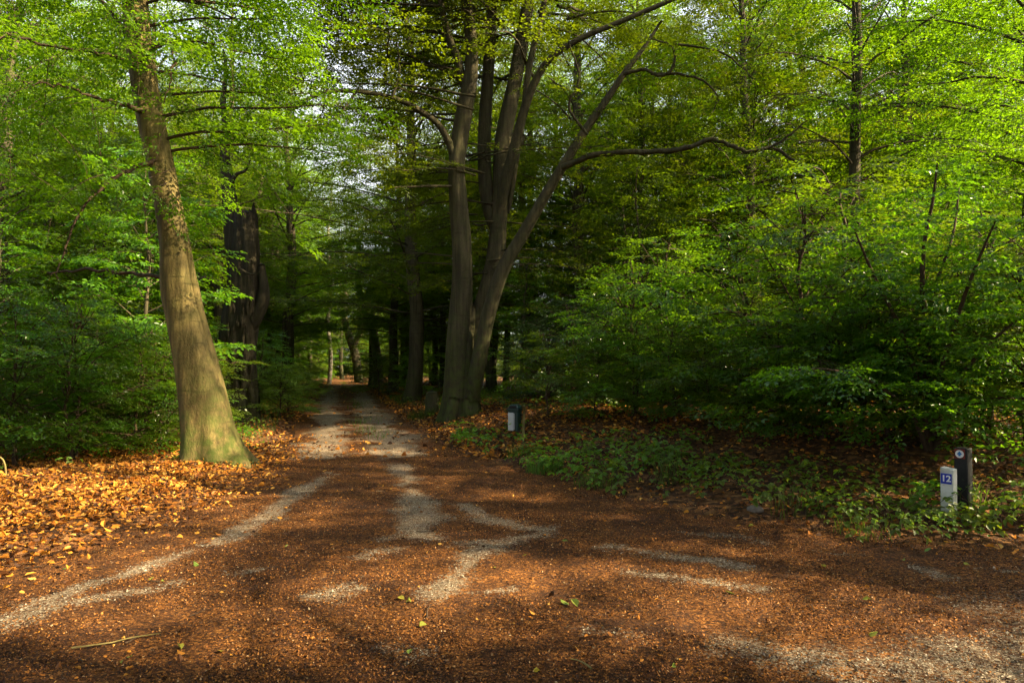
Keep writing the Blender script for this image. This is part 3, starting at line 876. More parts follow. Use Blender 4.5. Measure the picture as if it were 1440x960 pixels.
def dead_tree():
    D = 20.5; r = np.random.default_rng(303)
    base = np.array([at(337, 592, D)[0], D, 0]); base[2] = gz1(base[0], base[1])
    T = Tubes()
    P, R = limb([(338, 606, 26), (336, 575, 25), (335, 520, 24), (338, 460, 24), (343, 410, 22), (346, 360, 19.5), (346, 320, 17), (346, 302, 15.5)], D, D, 60)
    fl = flare(9, .22, .4, 5, .09)
    def rough(th, t, pts):
        return fl(th, t, pts) * (1 + .08 * np.sin(9 * th + 3 * pts[:, 2:3]) + .05 * np.sin(17 * th - 2 * pts[:, 2:3]))
    T.add(P, R * .93, 36, rough)
    # splintered top: jagged slivers of different length
    for k in range(9):
        a = k / 9 * 6.28; q = P[-1] + np.array([math.cos(a), math.sin(a), 0]) * R[-1] * .72
        hgt = r.uniform(.05, .22) + (.28 if abs(a - 0.4) < .8 else 0)
        T.add(np.array([q - [0, 0, .5], q, q + [r.normal(0, .03), r.normal(0, .03), hgt]]), [.13, .11, .012], 6)
    P2, R2 = limb([(334, 420, 12), (330, 350, 12.5), (327, 310, 11.5), (323, 275, 9.5), (319, 245, 8), (316, 215, 6.5), (318, 180, 5), (314, 140, 4), (318, 100, 2.5), (314, 70, 1.5)], D + .1, D + .1, 30); T.add(P2, R2, 14, rough)
    P3, R3 = limb([(350, 470, 7), (361, 445, 9), (369, 424, 9.5), (371, 405, 7.5), (369, 388, 6), (368, 372, 4.5)], D - .05, D - .1, 24); T.add(P3, R3, 14)
    B = Tubes()
    P4, R4 = limb([(326, 420, 9), (312, 406, 7), (298, 396, 5.5), (286, 393, 5), (276, 398, 2.5)], D - .1, D - .4, 20); B.add(P4, R4, 10); B5 = Tubes(); B6 = Tubes()
    P5, R5 = limb([(322, 262, 4), (332, 246, 3), (345, 240, 2), (352, 225, 1)], D, D - .2, 14); B5.add(P5, R5, 6)
    P6, R6 = limb([(338, 378, 2.0), (350, 385, 1.6), (362, 384, 1), (372, 372, .6)], D - .5, D - .7, 14); B6.add(P6, R6, 5)
    # dark bark plates peeling from the lower trunk
    K = T
    for k in range(34):
        z = r.uniform(.1, 3.6); a = r.uniform(-2.6, -.4)
        i = np.argmin(abs(P[:, 2] - z)); q = P[i] + np.array([math.cos(a), math.sin(a), 0]) * R[i] * 1.04; l = r.uniform(.2, .7)
        K.add(np.array([q, q + [r.normal(0, .02), -.015, l * .5], q + [r.normal(0, .03), 0, l]]), [.02, .055, .015], 6)
    return tree_object('dead_tree', 'dark rotten broken topped tree trunk behind the leaning beech', base, rel(T, base).mesh('dead_trunk', BARK_DEAD), None,
                       [('branch', rel(b, base).mesh('dead_branch', BARK_DEAD)) for b in (B, B5, B6)])


left_beech(); centre_beech(); dead_tree()

# ------------------------------------------------------------------ forest trees
def proto_tree(name, seed, bark, leaf, protos, **k):
    T, S = gen_tree(seed, **k)
    return T.mesh(name + '_trunk', bark), spray_mesh(name + '_crown', S, protos, leaf, protos is SP_BIG)


TALL = [proto_tree('tall_%d' % i, 400 + i, BARK_F, LEAF_BEECH, SP_MID, h=h, r0=.27, base=b, cr=4.8, nl=int(nl * 1.4), sub=1.9, step=.34, sp_step=.28, scale=1.15, low_el=.32, wob=.10, droop=.6, clump=1.5)
        for i, (h, b, nl) in enumerate([(19, 3.2, 40), (17, 2.6, 38), (21, 4.2, 40)])]
UNDER = [proto_tree('under_%d' % i, 500 + i, BARK_F, (LEAF_BEECH, LEAF_YOUNG, LEAF_YOUNG)[i], (SP_MID, SP_HERO, SP_BIG)[i], h=h, r0=.075, base=.5, cr=2.6, nl=nl, sub=1.2, step=.42, sp_step=.36, scale=1.0, low_el=.12)
         for i, (h, nl) in enumerate([(8.0, 26), (6.2, 24), (9.5, 28)])]
BUSH = [proto_tree('bush_%d' % i, 600 + i, TWIG, LEAF_YOUNG, SP_HERO, h=h, r0=.022, base=.12, cr=1.25, nl=nl, sub=.6, step=.22, sp_step=.2, scale=.72, low_el=.35, wob=.03, seg=6)
        for i, (h, nl) in enumerate([(2.2, 18), (1.7, 16), (2.8, 20)])]

LEAF_FRESH = leaf_mat('fresh_leaf', (.050, .130, .010), (.120, .240, .022), (.24, .42, .012), .45, .45, .4)
BRIGHT = [proto_tree('bright_bush_%d' % i, 660 + i, TWIG, LEAF_FRESH, SP_HERO, h=h, r0=.02, base=.1, cr=1.15, nl=20, sub=.55, step=.18, sp_step=.17, scale=.66, low_el=.45, wob=.03, seg=6) for i, h in enumerate((1.7, 1.3, 2.2))]


LANE = [proto_tree('lane_%d' % i, 450 + i, BARK_F, LEAF_BEECH, SP_MID, h=h, r0=.27, base=3.4, cr=6.4, nl=56, sub=2.1, step=.34, sp_step=.29, scale=1.2, low_el=.30, wob=.10, droop=.6, clump=1.3) for i, h in enumerate((20, 18))]


def place(kind, protos, px, D, label, group=None, scale=1.0, rz=None, variant=None, x=None, thick=None, cat='tree'):
    X = (px - 720) / F * D if x is None else x
    v = int(rng.integers(len(protos))) if variant is None else variant
    tm, cm = protos[v]
    t = thing(kind, label, cat, (X, D, gz1(X, D)), rng.uniform(0, 6.28) if rz is None else rz, group)
    o = link('trunk', tm, t)
    if thick: o.scale = (thick, thick, 1)
    link('crown', cm, t)
    t.scale = (scale,) * 3
    return t


TL = [  # px, D, thickness, variant, scale, label
    (413, 40, 1.35, 0, 1.0, 'tall straight tree on the left verge beyond the dead trunk'),
    (578, 31, 1.35, 2, 1.0, 'dark straight trunk nearest the track behind the massive beech'),
    (553, 44, 1.1, 1, 1.05, 'slim tree with sun flecked trunk right of the far track'),
    (747, 33, .85, 2, 1.0, 'slim dark trunk standing behind the litter bin'),
    (712, 46, .8, 1, 1.0, 'thin trunk half hidden right of the massive beech'),
    (912, 29, .75, 2, 1.0, 'left one of two close dark trunks in the middle of the right wood'),
    (931, 34, .75, 0, 1.05, 'right one of two close dark trunks in the middle of the right wood'),
    (860, 40, .7, 1, 1.0, 'thin leaning trunk deep in the wood right of the litter bin'),
    (1068, 24, .85, 0, 1.0, 'ivy dark tree standing where the long horizontal beech limb ends'),
    (1194, 19, .70, 2, 1.0, 'tall thin dark trunk rising to the top of the right wood'),
    (1452, 17, 1.0, 0, 1.0, 'dark trunk at the right edge of the view behind the young hornbeam'),
    (1300, 30, .8, 1, 1.0, 'tree standing deep in the wood behind the numbered posts'),
    (990, 44, .8, 2, 1.0, 'far tree whose crown shows pale sky gaps right of centre'),
    (60, 27, .9, 1, 1.0, 'tree in the dark wood far left of the leaning beech'),
    (165, 34, .9, 0, 1.0, 'tree in the wood just left of the leaning beech trunk'),
    (300, 33, .9, 2, 1.0, 'tree behind the gap between leaning beech and dead trunk'),
    (640, 55, 1, 0, 1.1, 'tree far behind the massive beech on the right of the track'),
    (522, 62, .9, 1, 1.0, 'far tree arching over the right side of the track end'),
    (352, 45, .8, 2, 1.05, 'tree whose crown fills the gap right above the dead trunk'),
    (388, 56, .8, 0, 1.1, 'tree behind the straight one on the left verge'),
    (436, 80, .9, 1, 1.2, 'far tree left of the pale slender birch'),
    (482, 98, .9, 2, 1.2, 'farthest tall tree seen straight above the track end')]
for px, D, th, v, sc, lab in TL:
    lane = 340 < px < 600 and D > 30
    place('woodland_tree', LANE if lane else TALL, px, D, lab, None, sc, None, v % 2 if lane else v, None, th)


def custom_trees():
    # forked limb of the left verge tree
    r = np.random.default_rng(77)
    for nm, lab, stems, bark, cz in [
        ('birch_tree', 'pale slender birch at the left of the track end', [([(463, 540, 3.2), (465, 500, 3), (461, 450, 2.7), (467, 400, 2.3), (461, 340, 2), (467, 260, 1.4)], 68, 68)], BARK_BIRCH, 0),
        ('crooked_tree', 'curved pale two stemmed tree left of the far track end', [([(505, 540, 6.5), (500, 500, 6), (490, 470, 5), (484, 440, 4.4), (486, 400, 4), (480, 340, 3)], 74, 74), ([(503, 520, 5), (498, 490, 4), (508, 460, 3.4), (505, 420, 3)], 74, 73)], BARK_F, 0),
        ('crooked_tree', 'curved pale tree leaning left over the far track', [([(532, 540, 7), (530, 500, 6.5), (522, 460, 6), (508, 420, 5), (503, 390, 4.4), (505, 340, 3.4)], 60, 60), ([(524, 465, 4.5), (514, 430, 3.5), (522, 395, 3)], 60, 59)], BARK_BIRCH, 0)]:
        T = Tubes(); S = []
        for l, d0, d1 in stems:
            P, R = limb(l, d0, d1, 30); T.add(P, R, 10)
            foliate(P, r, S, T, .45, .9, 3.2, .02, .5, 1.9, (-.1, .4), vertical=True)
        p = T.V[0].mean(0); X, Y = at(stems[0][0][0][0], 540, stems[0][1])[:2]
        base = np.array([X, Y, gz1(X, Y)])
        S = np.array(S); S[:, :3] -= base
        tree_object(nm, lab, base, rel(T, base).mesh(nm + '_stems', bark), spray_mesh(nm + '_crown', S, SP_MID, LEAF_FAR))
    # stump and forked limb
    T = Tubes(); P, R = limb([(608, 588, 9.5), (608, 576, 9), (608, 560, 8.6), (608, 552, 8.2)], 22, 22, 14); T.add(P, R, 16, flare(4, .15, .1, 5, .07))
    base = np.array([at(608, 586, 22)[0], 22, 0.]); base[2] = gz1(base[0], 22)
    o = link('tree_stump', rel(T, base).mesh('tree_stump', BARK_F), None, base); o['label'] = 'short grey weathered stump left of the massive beech'; o['category'] = 'stump'


custom_trees()

# unseen trees around the clearing, added to shade it; crowns cut for sun patches
for k, (x, y, h, b, cr) in enumerate([(9.5, .2, 17, 3.6, 4.6), (13.5, -3.5, 21, 3.5, 5), (15, 4.5, 25, 3.2, 5.2), (19.5, -1.7, 26, 4, 5.4), (11.5, 7.5, 20, 4.0, 4.4), (22, -6, 24, 4, 5), (25, 5, 28, 4, 5.6), (9.5, -5.5, 17, 4, 4.8),
                                      (2, -7, 18, 3.5, 6.0), (-6, -6, 18, 3.5, 6.0), (-11, -1, 18, 3.4, 5.6), (-13.5, 5, 17, 3.2, 5.0), (28, -1, 28, 4, 5.5), (5.5, -3.5, 16, 4.2, 6.0), (-3.5, -3.5, 16, 4.6, 6.5), (-9.5, 2.2, 15, 4.6, 5.5)]):
    loc = np.array([x, y, gz1(x, y)])
    T, S = gen_tree(700 + k, h=h, r0=.24, base=b, cr=cr, nl=60, sub=1.9, step=.40, sp_step=.33, scale=1.3, low_el=.2,
                    prune=lambda S, r, loc=loc: prune_beams(np.column_stack([S[:, :3] + loc, S[:, 3:]]), r))
    tree_object('woodland_tree', 'unseen tree outside the view, added and thinned to shade the junction', loc, T.mesh('shade_trunk', BARK_F), spray_mesh('shade_crown', S, SP_MID, LEAF_BEECH), (), 'unseen trees added to shade the junction')


def clear_of(X, Y, m):
    sr, sl = sides(np.array([X]), np.array([Y])); s = float(sr[0] + sl[0])
    return s > m


def fill(n, zone, protos, kind, label, group, mind, margin, smin=.85, smax=1.2, seed=0, taken=None, cat='tree', keepout=()):
    r = np.random.default_rng(seed); taken = [] if taken is None else taken; made = 0
    for _ in range(n * 30):
        if made >= n: break
        D = zone[2] + (zone[3] - zone[2]) * r.uniform() ** .8; px = r.uniform(zone[0], zone[1]); X = (px - 720) / F * D
        if not clear_of(X, D, margin): continue
        if any(a < 720 + X / D * F < b and D < d for a, b, d in keepout): continue
        if any((X - a) ** 2 + (D - b) ** 2 < mind ** 2 for a, b in taken): continue
        taken.append((X, D)); made += 1
        t = place(kind, protos, 0, D, label, group, r.uniform(smin, smax), r.uniform(0, 6.28), int(r.integers(len(protos))), X, cat=cat)
    return taken


tk = [((a - 720) / F * b, b) for a, b, *_ in TL] + [(-4.9, 11.1), (-1.4, 19.2), (-8.2, 20.5)]
fill(24, (-160, 470, 22, 62), TALL, 'woodland_tree', 'tall beech among others in the wood left of the track', 'tall beeches in the left wood', 4.0, 3.2, seed=1, taken=tk)
fill(44, (600, 1600, 24, 56), TALL, 'woodland_tree', 'tall beech among others in the wood right of the track', 'tall beeches in the right wood', 3.3, 3.0, seed=2, taken=tk, keepout=[(540, 700, 34)])
fill(10, (215, 470, 32, 75), LANE, 'woodland_tree', 'tall beech of the close rows left of the far track', 'tall beeches left of the far track', 3.2, 2.0, .9, 1.15, 21, tk)
fill(5, (520, 640, 42, 62), LANE, 'woodland_tree', 'tall beech of the close rows right of the far track', 'tall beeches right of the far track', 3.2, 2.0, .9, 1.15, 22, tk)
tu = list(tk)
def verge_rows():
    r = np.random.default_rng(64)
    for side in (-1, 1):
        Y = 40.0 if side > 0 else 48.0
        while Y < (58 if side > 0 else 120):
            X = (float(xr(Y)) if side > 0 else float(xl(Y))) + side * r.uniform(3.0, 5.0)
            if not any((X - a) ** 2 + (Y - b) ** 2 < 9 for a, b in tk):
                tk.append((X, Y)); v = int(r.integers(2))
                place('woodland_tree', LANE, 0, Y, 'tall beech standing along the %s verge of the far track' % ('left' if side < 0 else 'right'), 'beeches lining the %s verge' % ('left' if side < 0 else 'right'), r.uniform(.85, 1.1), None, v, X)
            Y += r.uniform(8, 13) if side < 0 else r.uniform(12, 18)
    for k in range(46):
        X = r.uniform(-62, -2); Y = r.uniform(127, 140)
        place('young_beech', UNDER, 0, Y, 'young beech of the leafy wall across the end of the track', 'young beeches across the track end', r.uniform(1.1, 1.7), None, None, X)
verge_rows()
fill(34, (-160, 440, 14, 48), UNDER, 'young_beech', 'young beech of the leafy understorey left of the track', 'young beeches in the left wood', 2.2, 2.6, .7, 1.15, 3, tu, 'tree', [(225, 480, 40)])
fill(44, (690, 1560, 15.5, 48), UNDER, 'young_beech', 'young beech of the leafy understorey on the right bank', 'young beeches in the right wood', 2.2, 2.6, .7, 1.15, 4, tu, 'tree', [(560, 880, 25)])


fill(46, (330, 680, 44, 120), UNDER, 'young_beech', 'young beech crowding the verges near the far end of the track', 'young beeches near the track end', 2.4, 1.9, .8, 1.4, 14, [])
fill(24, (360, 620, 30, 116), BRIGHT, 'bush', 'bright bush spilling onto the verge of the far track', 'bushes along the far track', 2.2, .9, .8, 1.4, 15, [], 'bush')


def far_wood():
    r = np.random.default_rng(55); S = []
    n = 44000
    X = r.uniform(-120, 110, n); Y = r.uniform(66, 150, n); X[:15000] = r.uniform(-75, 5, 15000); Y[:15000] = r.uniform(128, 150, 15000)
    sr, sl = sides(X, Y)
    k = (((sr + sl) > 2.0) | (Y > 128)); X, Y = X[k], Y[k]
    Z = .3 + 21 * r.uniform(0, 1, len(X)) ** 1.25
    k = ~((X > xl(Y)) & (X < 28) & (Y < 131) & (Z > 4.5)); X, Y, Z = X[k], Y[k], Z[k]
    S = np.stack([X, Y, Z + gz(X, Y), r.uniform(0, 6.28, len(X)), r.normal(.1, .3, len(X)), r.normal(0, .3, len(X)), r.uniform(2.4, 4.2, len(X))], 1)
    o = link('far_wood', spray_mesh('far_wood', S, SP_MID, LEAF_FAR)); o['kind'] = 'stuff'; o['label'] = 'distant mass of woodland foliage closing the view'; o['category'] = 'woodland'


far_wood()

# ------------------------------------------------------------------ young hornbeam on the right and nearer bushes
def hornbeam():
    r = np.random.default_rng(909); D = 8.6
    X = at(1300, 600, D)[0]; base = np.array([X, D, gz1(X, D)])
    T = Tubes(); S = []
    st = [[(1312, 640, 4), (1310, 560, 4), (1305, 480, 3.4), (1297, 400, 3), (1300, 340, 2.4), (1312, 280, 1.8), (1318, 230, 1)], [(1316, 640, 4), (1320, 540, 3.4), (1345, 450, 2.6), (1370, 380, 2), (1400, 310, 1)],
          [(1308, 640, 4), (1296, 560, 3.2), (1270, 470, 2.6), (1230, 390, 2), (1200, 320, 1)], [(1314, 640, 3), (1330, 560, 2.6), (1375, 500, 2), (1430, 450, 1.2), (1480, 420, 1)],
          [(1306, 640, 3), (1280, 580, 2.6), (1230, 540, 2), (1170, 520, 1.4), (1120, 520, 1)], [(1318, 640, 3), (1300, 520, 2.6), (1310, 420, 2), (1340, 330, 1.4), (1350, 250, 1)], [(1312, 640, 3), (1345, 580, 2.4), (1400, 560, 1.6), (1450, 560, 1)]]
    d1 = [8.4, 7.6, 8.4, 7.4, 7.6, 9.4, 7.5]
    for l, e in zip(st, d1):
        P, R = limb(l, D, e, 24); T.add(P, R * 1.15, 7)
        foliate(P, r, S, T, .25, .12, .85, .005, .17, .8, (-.2, .25), vertical=True)
    S = np.array(S); S[:, :3] -= base
    tree_object('young_hornbeam', 'bushy many stemmed young hornbeam behind the numbered posts', base, rel(T, base).mesh('hornbeam_stems', TWIG), spray_mesh('hornbeam_crown', S, SP_NEAR, LEAF_YOUNG, True))


hornbeam()

BL = [(1120, 10.5, 2, 1.25, 'leafy bush drooping over the bank midway along its right half'), (1030, 12.5, 0, 1.35, 'dense bush at the back of the bank right of the dark holly'), (1215, 9.6, 1, 1.1, 'low bush whose branch tips hang over the bank left of the posts'),
      (930, 14, 2, 1.2, 'bush behind the leaf covered middle of the bank'), (1400, 10, 2, 1.3, 'bright bush at the right edge behind the posts'), (1180, 12.5, 2, 1.5, 'tall bush behind the drooping one on the right'),
      (1480, 8.2, 2, 1.0, 'sunlit bush at the far right edge of the view'), (1330, 12, 0, 1.5, 'bush behind the young hornbeam'),
      (400, 21, 0, .8, 'bright fresh green bush at the foot of the dead trunk'), (408, 23, 1, .8, 'small bright bush on the left verge beyond the dead trunk'), (432, 36, 1, 1.0, 'rounded bright bush beside the far track on the left'),
      (365, 22.5, 2, .9, 'thin bush right behind the dead trunk'), (205, 16.5, 2, 1.0, 'bush behind the foot of the leaning beech'), (190, 15, 0, 1.1, 'dark bush left of the leaning beech foot'),
      (110, 14, 2, 1.1, 'dark bush in the middle of the left undergrowth'), (30, 12.8, 0, 1.15, 'dark bush at the left edge of the undergrowth'), (-40, 13, 2, 1.2, 'dark bush beyond the left edge of the leaf drift'),
      (535, 38, 1, 1.2, 'low bush beside the trunks right of the far track'), (525, 52, 1, 1.2, 'bush spilling to the far track from the right')]
for px, D, v, sc, lab in BL: place('bush', BRIGHT if 'bright' in lab else BUSH, px, D, lab, None, sc, None, v, cat='bush')
for i, (px, D) in enumerate([(770, 15.2), (835, 14.2), (890, 13.2), (950, 12.2), (1000, 11.4), (1050, 10.8), (1090, 10.2), (1150, 9.6), (1180, 9.9), (1250, 9.2), (1375, 9.0), (1440, 8.8)]):
    place('bush', BUSH, px, D, 'low shady bush hanging over the back of the leafy bank', 'low bushes along the back of the bank', float(rng.uniform(.62, .85)), None, i % 3, cat='bush')
HOLLY_M = proto_tree('holly', 650, TWIG, LEAF_HOLLY, SP_HERO, h=2.6, r0=.05, base=.15, cr=1.5, nl=26, sub=.7, step=.2, sp_step=.18, scale=.75, low_el=.3, wob=.03)
for px, D, sc, lab in [(805, 17.5, .95, 'dark glossy holly bush behind the litter bin'), (775, 19, .8, 'smaller dark holly at the left flank of the larger one')]:
    place('holly_bush', [HOLLY_M], px, D, lab, None, sc, None, 0, cat='bush')
tb = []
fill(26, (-120, 330, 13, 30), BUSH, 'bush', 'dim bush of the undergrowth in the left wood', 'bushes in the left undergrowth', 1.5, 2.2, .8, 1.35, 8, tb, 'bush', [(275, 480, 24)])
fill(30, (760, 1500, 13.5, 30), BUSH, 'bush', 'dim bush of the undergrowth in the right wood', 'bushes in the right undergrowth', 1.5, 2.2, .8, 1.35, 9, tb, 'bush')


# ------------------------------------------------------------------ low plants
def bramble_proto(seed, n=16, rr=.42, h=.34):
    r = np.random.default_rng(seed); S = []; T = Tubes()
    for k in range(n):
        az = r.uniform(0, 6.28); q = np.array([math.cos(az), math.sin(az), 0]) * r.uniform(0, rr * .5)
        Q = arc(q, az, r.uniform(.5, 1.2), r.uniform(.25, .55), 5, r, 1.2, .15)
        T.add(Q, np.linspace(.004, .002, 5), 3)
        S.append((*Q[2], az + r.normal(0, .4), r.normal(0, .2), r.normal(0, .2), r.uniform(.8, 1.2))); S.append((*Q[-1], az + r.normal(0, .7), r.normal(.2, .2), r.normal(0, .2), r.uniform(.6, 1)))
    return T.mesh('bramble_stems', TWIG), spray_mesh('bramble_leaves', S, SP_BRAM, LEAF_BRAMBLE, True)


BRAM = [bramble_proto(30 + i, n) for i, n in enumerate((13, 17, 10))]


def plant(px, py, v, sc, label, group=None):
    p = on(px, py)
    t = thing('bramble_plant', label, 'plant', p, rng.uniform(0, 6.28), group); t.scale = (sc,) * 3
    link('stem', BRAM[v][0], t); link('leaves', BRAM[v][1], t)


for px, py, v, sc, lab in [
    (1262, 744, 1, 1.2, 'big bright bramble clump in front of the white post'), (1304, 736, 0, .72, 'bramble clump touching the foot of the white post'), (1218, 722, 0, 1.0, 'bramble clump left of the white post'),
    (1392, 728, 1, 1.33, 'bright bramble clump right of the black post'), (1380, 705, 2, 1.12, 'bramble behind the right side of the black post'), (1160, 708, 2, 1.26, 'small yellow green bramble alone on the leafy bank'),
    (1055, 690, 0, 1.26, 'bramble clump on the bank under the drooping bush'), (1010, 672, 1, .9, 'bramble clump in the middle of the bank'), (860, 670, 1, 1.3, 'wide bramble patch at the road edge right of the bin'),
    (905, 676, 0, 1.2, 'bramble at the right end of the wide road edge patch'), (815, 655, 1, 1.2, 'bramble at the left end of the wide road edge patch'), (790, 640, 0, 1.2, 'bramble behind the wide road edge patch'),
    (700, 618, 0, 1.4, 'bramble between the massive beech and the bin'), (685, 628, 2, 1.3, 'bramble at the right foot of the massive beech'), (960, 660, 2, 1.2, 'bramble high on the bank among dry leaves'),
    (1100, 668, 2, .9, 'bramble on the bank below the hanging branch tips'), (1170, 672, 0, .8, 'bramble in shade behind the lone yellow green one'), (1420, 745, 2, .6, 'small bramble at the right edge of the bank'),
    (870, 640, 0, 1.2, 'bramble in the shade above the wide road edge patch'), (930, 640, 1, 1.2, 'bramble in the shade high on the middle of the bank'), (1318, 690, 2, .7, 'bramble just behind the white post')]:
    plant(px, py, v, sc, lab)


def ground_cover():
    r = np.random.default_rng(66); S = []
    n = 9000
    X = np.concatenate([r.uniform(-28, -4, n), r.uniform(-3, 20, n)]); Y = np.concatenate([r.uniform(10, 34, n), r.uniform(6, 34, n)])
    sr, sl = sides(X, Y); s = np.maximum(sr, sl)
    w = sm((s - .5) / 1.2) * sm((fbm(X * .55, Y * .55, 90) - .43) / .12)
    yc = np.interp(X, [-20, -12, -6.9, -5.2, -4.9], [5, 6.5, 9.1, 10.9, 11.2])
    w = w * np.where((X < -4.7) & (Y < yc + .6), 0, 1)
    w = w * np.where(X < 0, 1.0, .35)
    k = r.uniform(0, 1, 2 * n) < w; X, Y = X[k], Y[k]; m = len(X)
    S = np.stack([X, Y, gz(X, Y) + r.uniform(.05, .3, m), r.uniform(0, 6.28, m), r.normal(.05, .25, m), r.normal(0, .25, m), r.uniform(.7, 1.4, m)], 1)
    o = link('ground_cover', spray_mesh('ground_cover', S, SP_BRAM, LEAF_BRAMBLE, True)); o['kind'] = 'stuff'; o['label'] = 'low leafy ground cover on the wood floor and bank'; o['category'] = 'ground cover'


ground_cover()


def blades(name, X, Y, h, label, cat, kind=None, group=None, seed=0, spread=.0):
    r = np.random.default_rng(seed); n = len(X)
    b = np.stack([X, Y, gz(X, Y)], 1); az = r.uniform(0, 6.28, n); hh = h * r.uniform(.5, 1.2, n); w = r.uniform(.003, .006, n)
    lean = hh * r.uniform(.2, .8, n)
    d = np.stack([np.cos(az), np.sin(az), 0 * az], 1); sd = np.stack([-np.sin(az), np.cos(az), 0 * az], 1) * w[:, None]
    up = np.array([0, 0, 1.])
    m = b + up * (hh * .6)[:, None] + d * (lean * .35)[:, None]; t = b + up * hh[:, None] + d * lean[:, None]
    V = np.stack([b - sd, b + sd, m + sd * .8, m - sd * .8, t + sd * .1, t - sd * .1], 1)
    base = V[:, 0].mean(0) if kind is None else np.zeros(3)
    if kind is None: base[2] = gz1(base[0], base[1])
    q = np.arange(n)[:, None] * 6
    Q = np.stack([q + np.array([[0, 1, 2, 3]]), q + np.array([[3, 2, 4, 5]])], 1).reshape(-1, 4)
    o = link(name, mesh_quads(name, V.reshape(-1, 3) - base, Q, GRASS, np.repeat(r.uniform(0, 1, n), 2)), None, base)
    o['label'] = label; o['category'] = cat
    if kind: o['kind'] = kind
    if group: o['group'] = group


def grasses():
    r = np.random.default_rng(12)
    for px, py, n, rr, h, lab in [(592, 588, 380, .45, .28, 'grass tuft left of the massive beech by the track'), (765, 664, 260, .3, .22, 'grass tuft at the road edge right of the bin'), (940, 680, 60, .2, .5, 'few tall thin grass stems on the bank'),
                                  (735, 640, 160, .28, .22, 'grass tuft under the litter bin'), (660, 612, 200, .4, .25, 'grass at the right foot of the massive beech'), (840, 684, 160, .35, .2, 'grass along the edge of the wide bramble patch'), (1120, 722, 70, .3, .2, 'sparse grass at the road edge right of the small stone'), (1215, 752, 60, .3, .16, 'sparse grass in front of the big bramble clump'), (1360, 715, 60, .15, .3, 'grass tuft at the foot of the black post'), (310, 642, 130, .22, .16, 'short grass at the right foot of the leaning beech')]:
        p = on(px, py); a = r.uniform(0, 6.28, n); q = rr * np.sqrt(r.uniform(0, 1, n))
        blades('grass_tuft', p[0] + q * np.cos(a), p[1] + q * np.sin(a), h, lab, 'grass', seed=n)
    # grass strip between the ruts and along the left verge
    n = 5000
    Y = r.uniform(15, 75, n); c = -3.55 - .258 * (Y - 17); X = c + r.normal(0, .22, n)
    k = (fbm(X * .8, Y * .35, 7) > .55) & (r.uniform(0, 1, n) < .4)
    X2 = xl(Y) - np.abs(r.normal(0, .8, n)) - .5; k2 = (Y > 16) & (fbm(X2, Y * .5, 8) > .42)
    X3 = xr(Y) + np.abs(r.normal(0, .7, n)) + .5; k3 = (Y > 26) & (fbm(X3, Y * .5, 8) > .42)
    blades('verge_grass', np.concatenate([X[k], X2[k2], X3[k3]]), np.concatenate([Y[k], Y[k2], Y[k3]]), .2, 'thin grass between the ruts and along the far verges', 'grass', 'stuff', seed=4)


grasses()


# ------------------------------------------------------------------ bin and marker posts
def bm_obj(name, bm, mat, parent=None, loc=None, bevel=0, seg=2):
    if bevel: bmesh.ops.bevel(bm, geom=bm.edges[:], offset=bevel, segments=seg, affect='EDGES', profile=.5)
    me = bpy.data.meshes.new(name); bm.to_mesh(me); bm.free(); me.materials.append(mat)
    return link(name, me, parent, loc)


def box(sx, sy, sz, c=(0, 0, 0), top=None):
    bm = bmesh.new(); bmesh.ops.create_cube(bm, size=1)
    for v in bm.verts:
        k = 1.0
        if top and v.co.z > 0: k = top
        v.co = Vector((v.co.x * sx * k + c[0], v.co.y * sy * k + c[1], v.co.z * sz + c[2]))
    return bm


def disc(rd, th, c, n=32):
    bm = bmesh.new(); bmesh.ops.create_cone(bm, cap_ends=True, segments=n, radius1=rd, radius2=rd, depth=th)
    bmesh.ops.rotate(bm, verts=bm.verts, matrix=Matrix.Rotation(math.pi / 2, 3, 'X')); bmesh.ops.translate(bm, verts=bm.verts, vec=c)
    return bm


def poly(pts, y0, y1):
    bm = bmesh.new(); a = [bm.verts.new((x, y0, z)) for x, z in pts]; b = [bm.verts.new((x, y1, z)) for x, z in pts]
    bm.faces.new(a); bm.faces.new(b[::-1])
    for i in range(len(pts)): j = (i + 1) % len(pts); bm.faces.new((a[j], a[i], b[i], b[j]))
    bmesh.ops.recalc_face_normals(bm, faces=bm.faces[:])
    return bm


PLASTIC = simple_mat('dark_green_plastic', (.006, .028, .026), .42, .45, .3, 12, .05)
GREYP = simple_mat('pale_grey_panel', (.42, .43, .45), .5, .4, .12, 8, .05)
POSTW = simple_mat('mossy_post_wood', (.20, .16, .06), .85, .2, .45, 14, .4, dirt=(.05, .06, .015))
WHITE = simple_mat('weathered_white_paint', (.62, .62, .58), .7, .3, .12, 40, .3, dirt=(.36, .37, .30))
BLACKW = simple_mat('black_recycled_plastic', (.008, .008, .008), .6, .35, .5, 60, .4)
BLUE = simple_mat('blue_plate', (.012, .035, .36), .4, .4, .06, 10, .02)
BLUE2 = simple_mat('blue_arrow', (.02, .16, .42), .45, .4, .06, 10, .02)
LETTER = simple_mat('white_numeral', (.75, .76, .78), .5, .3, .04, 20, .02)
DISC = simple_mat('white_disc', (.74, .72, .70), .5, .3, .05, 20, .02)
RUST = simple_mat('dark_red_plate', (.16, .025, .015), .6, .3, .3, 30, .1)


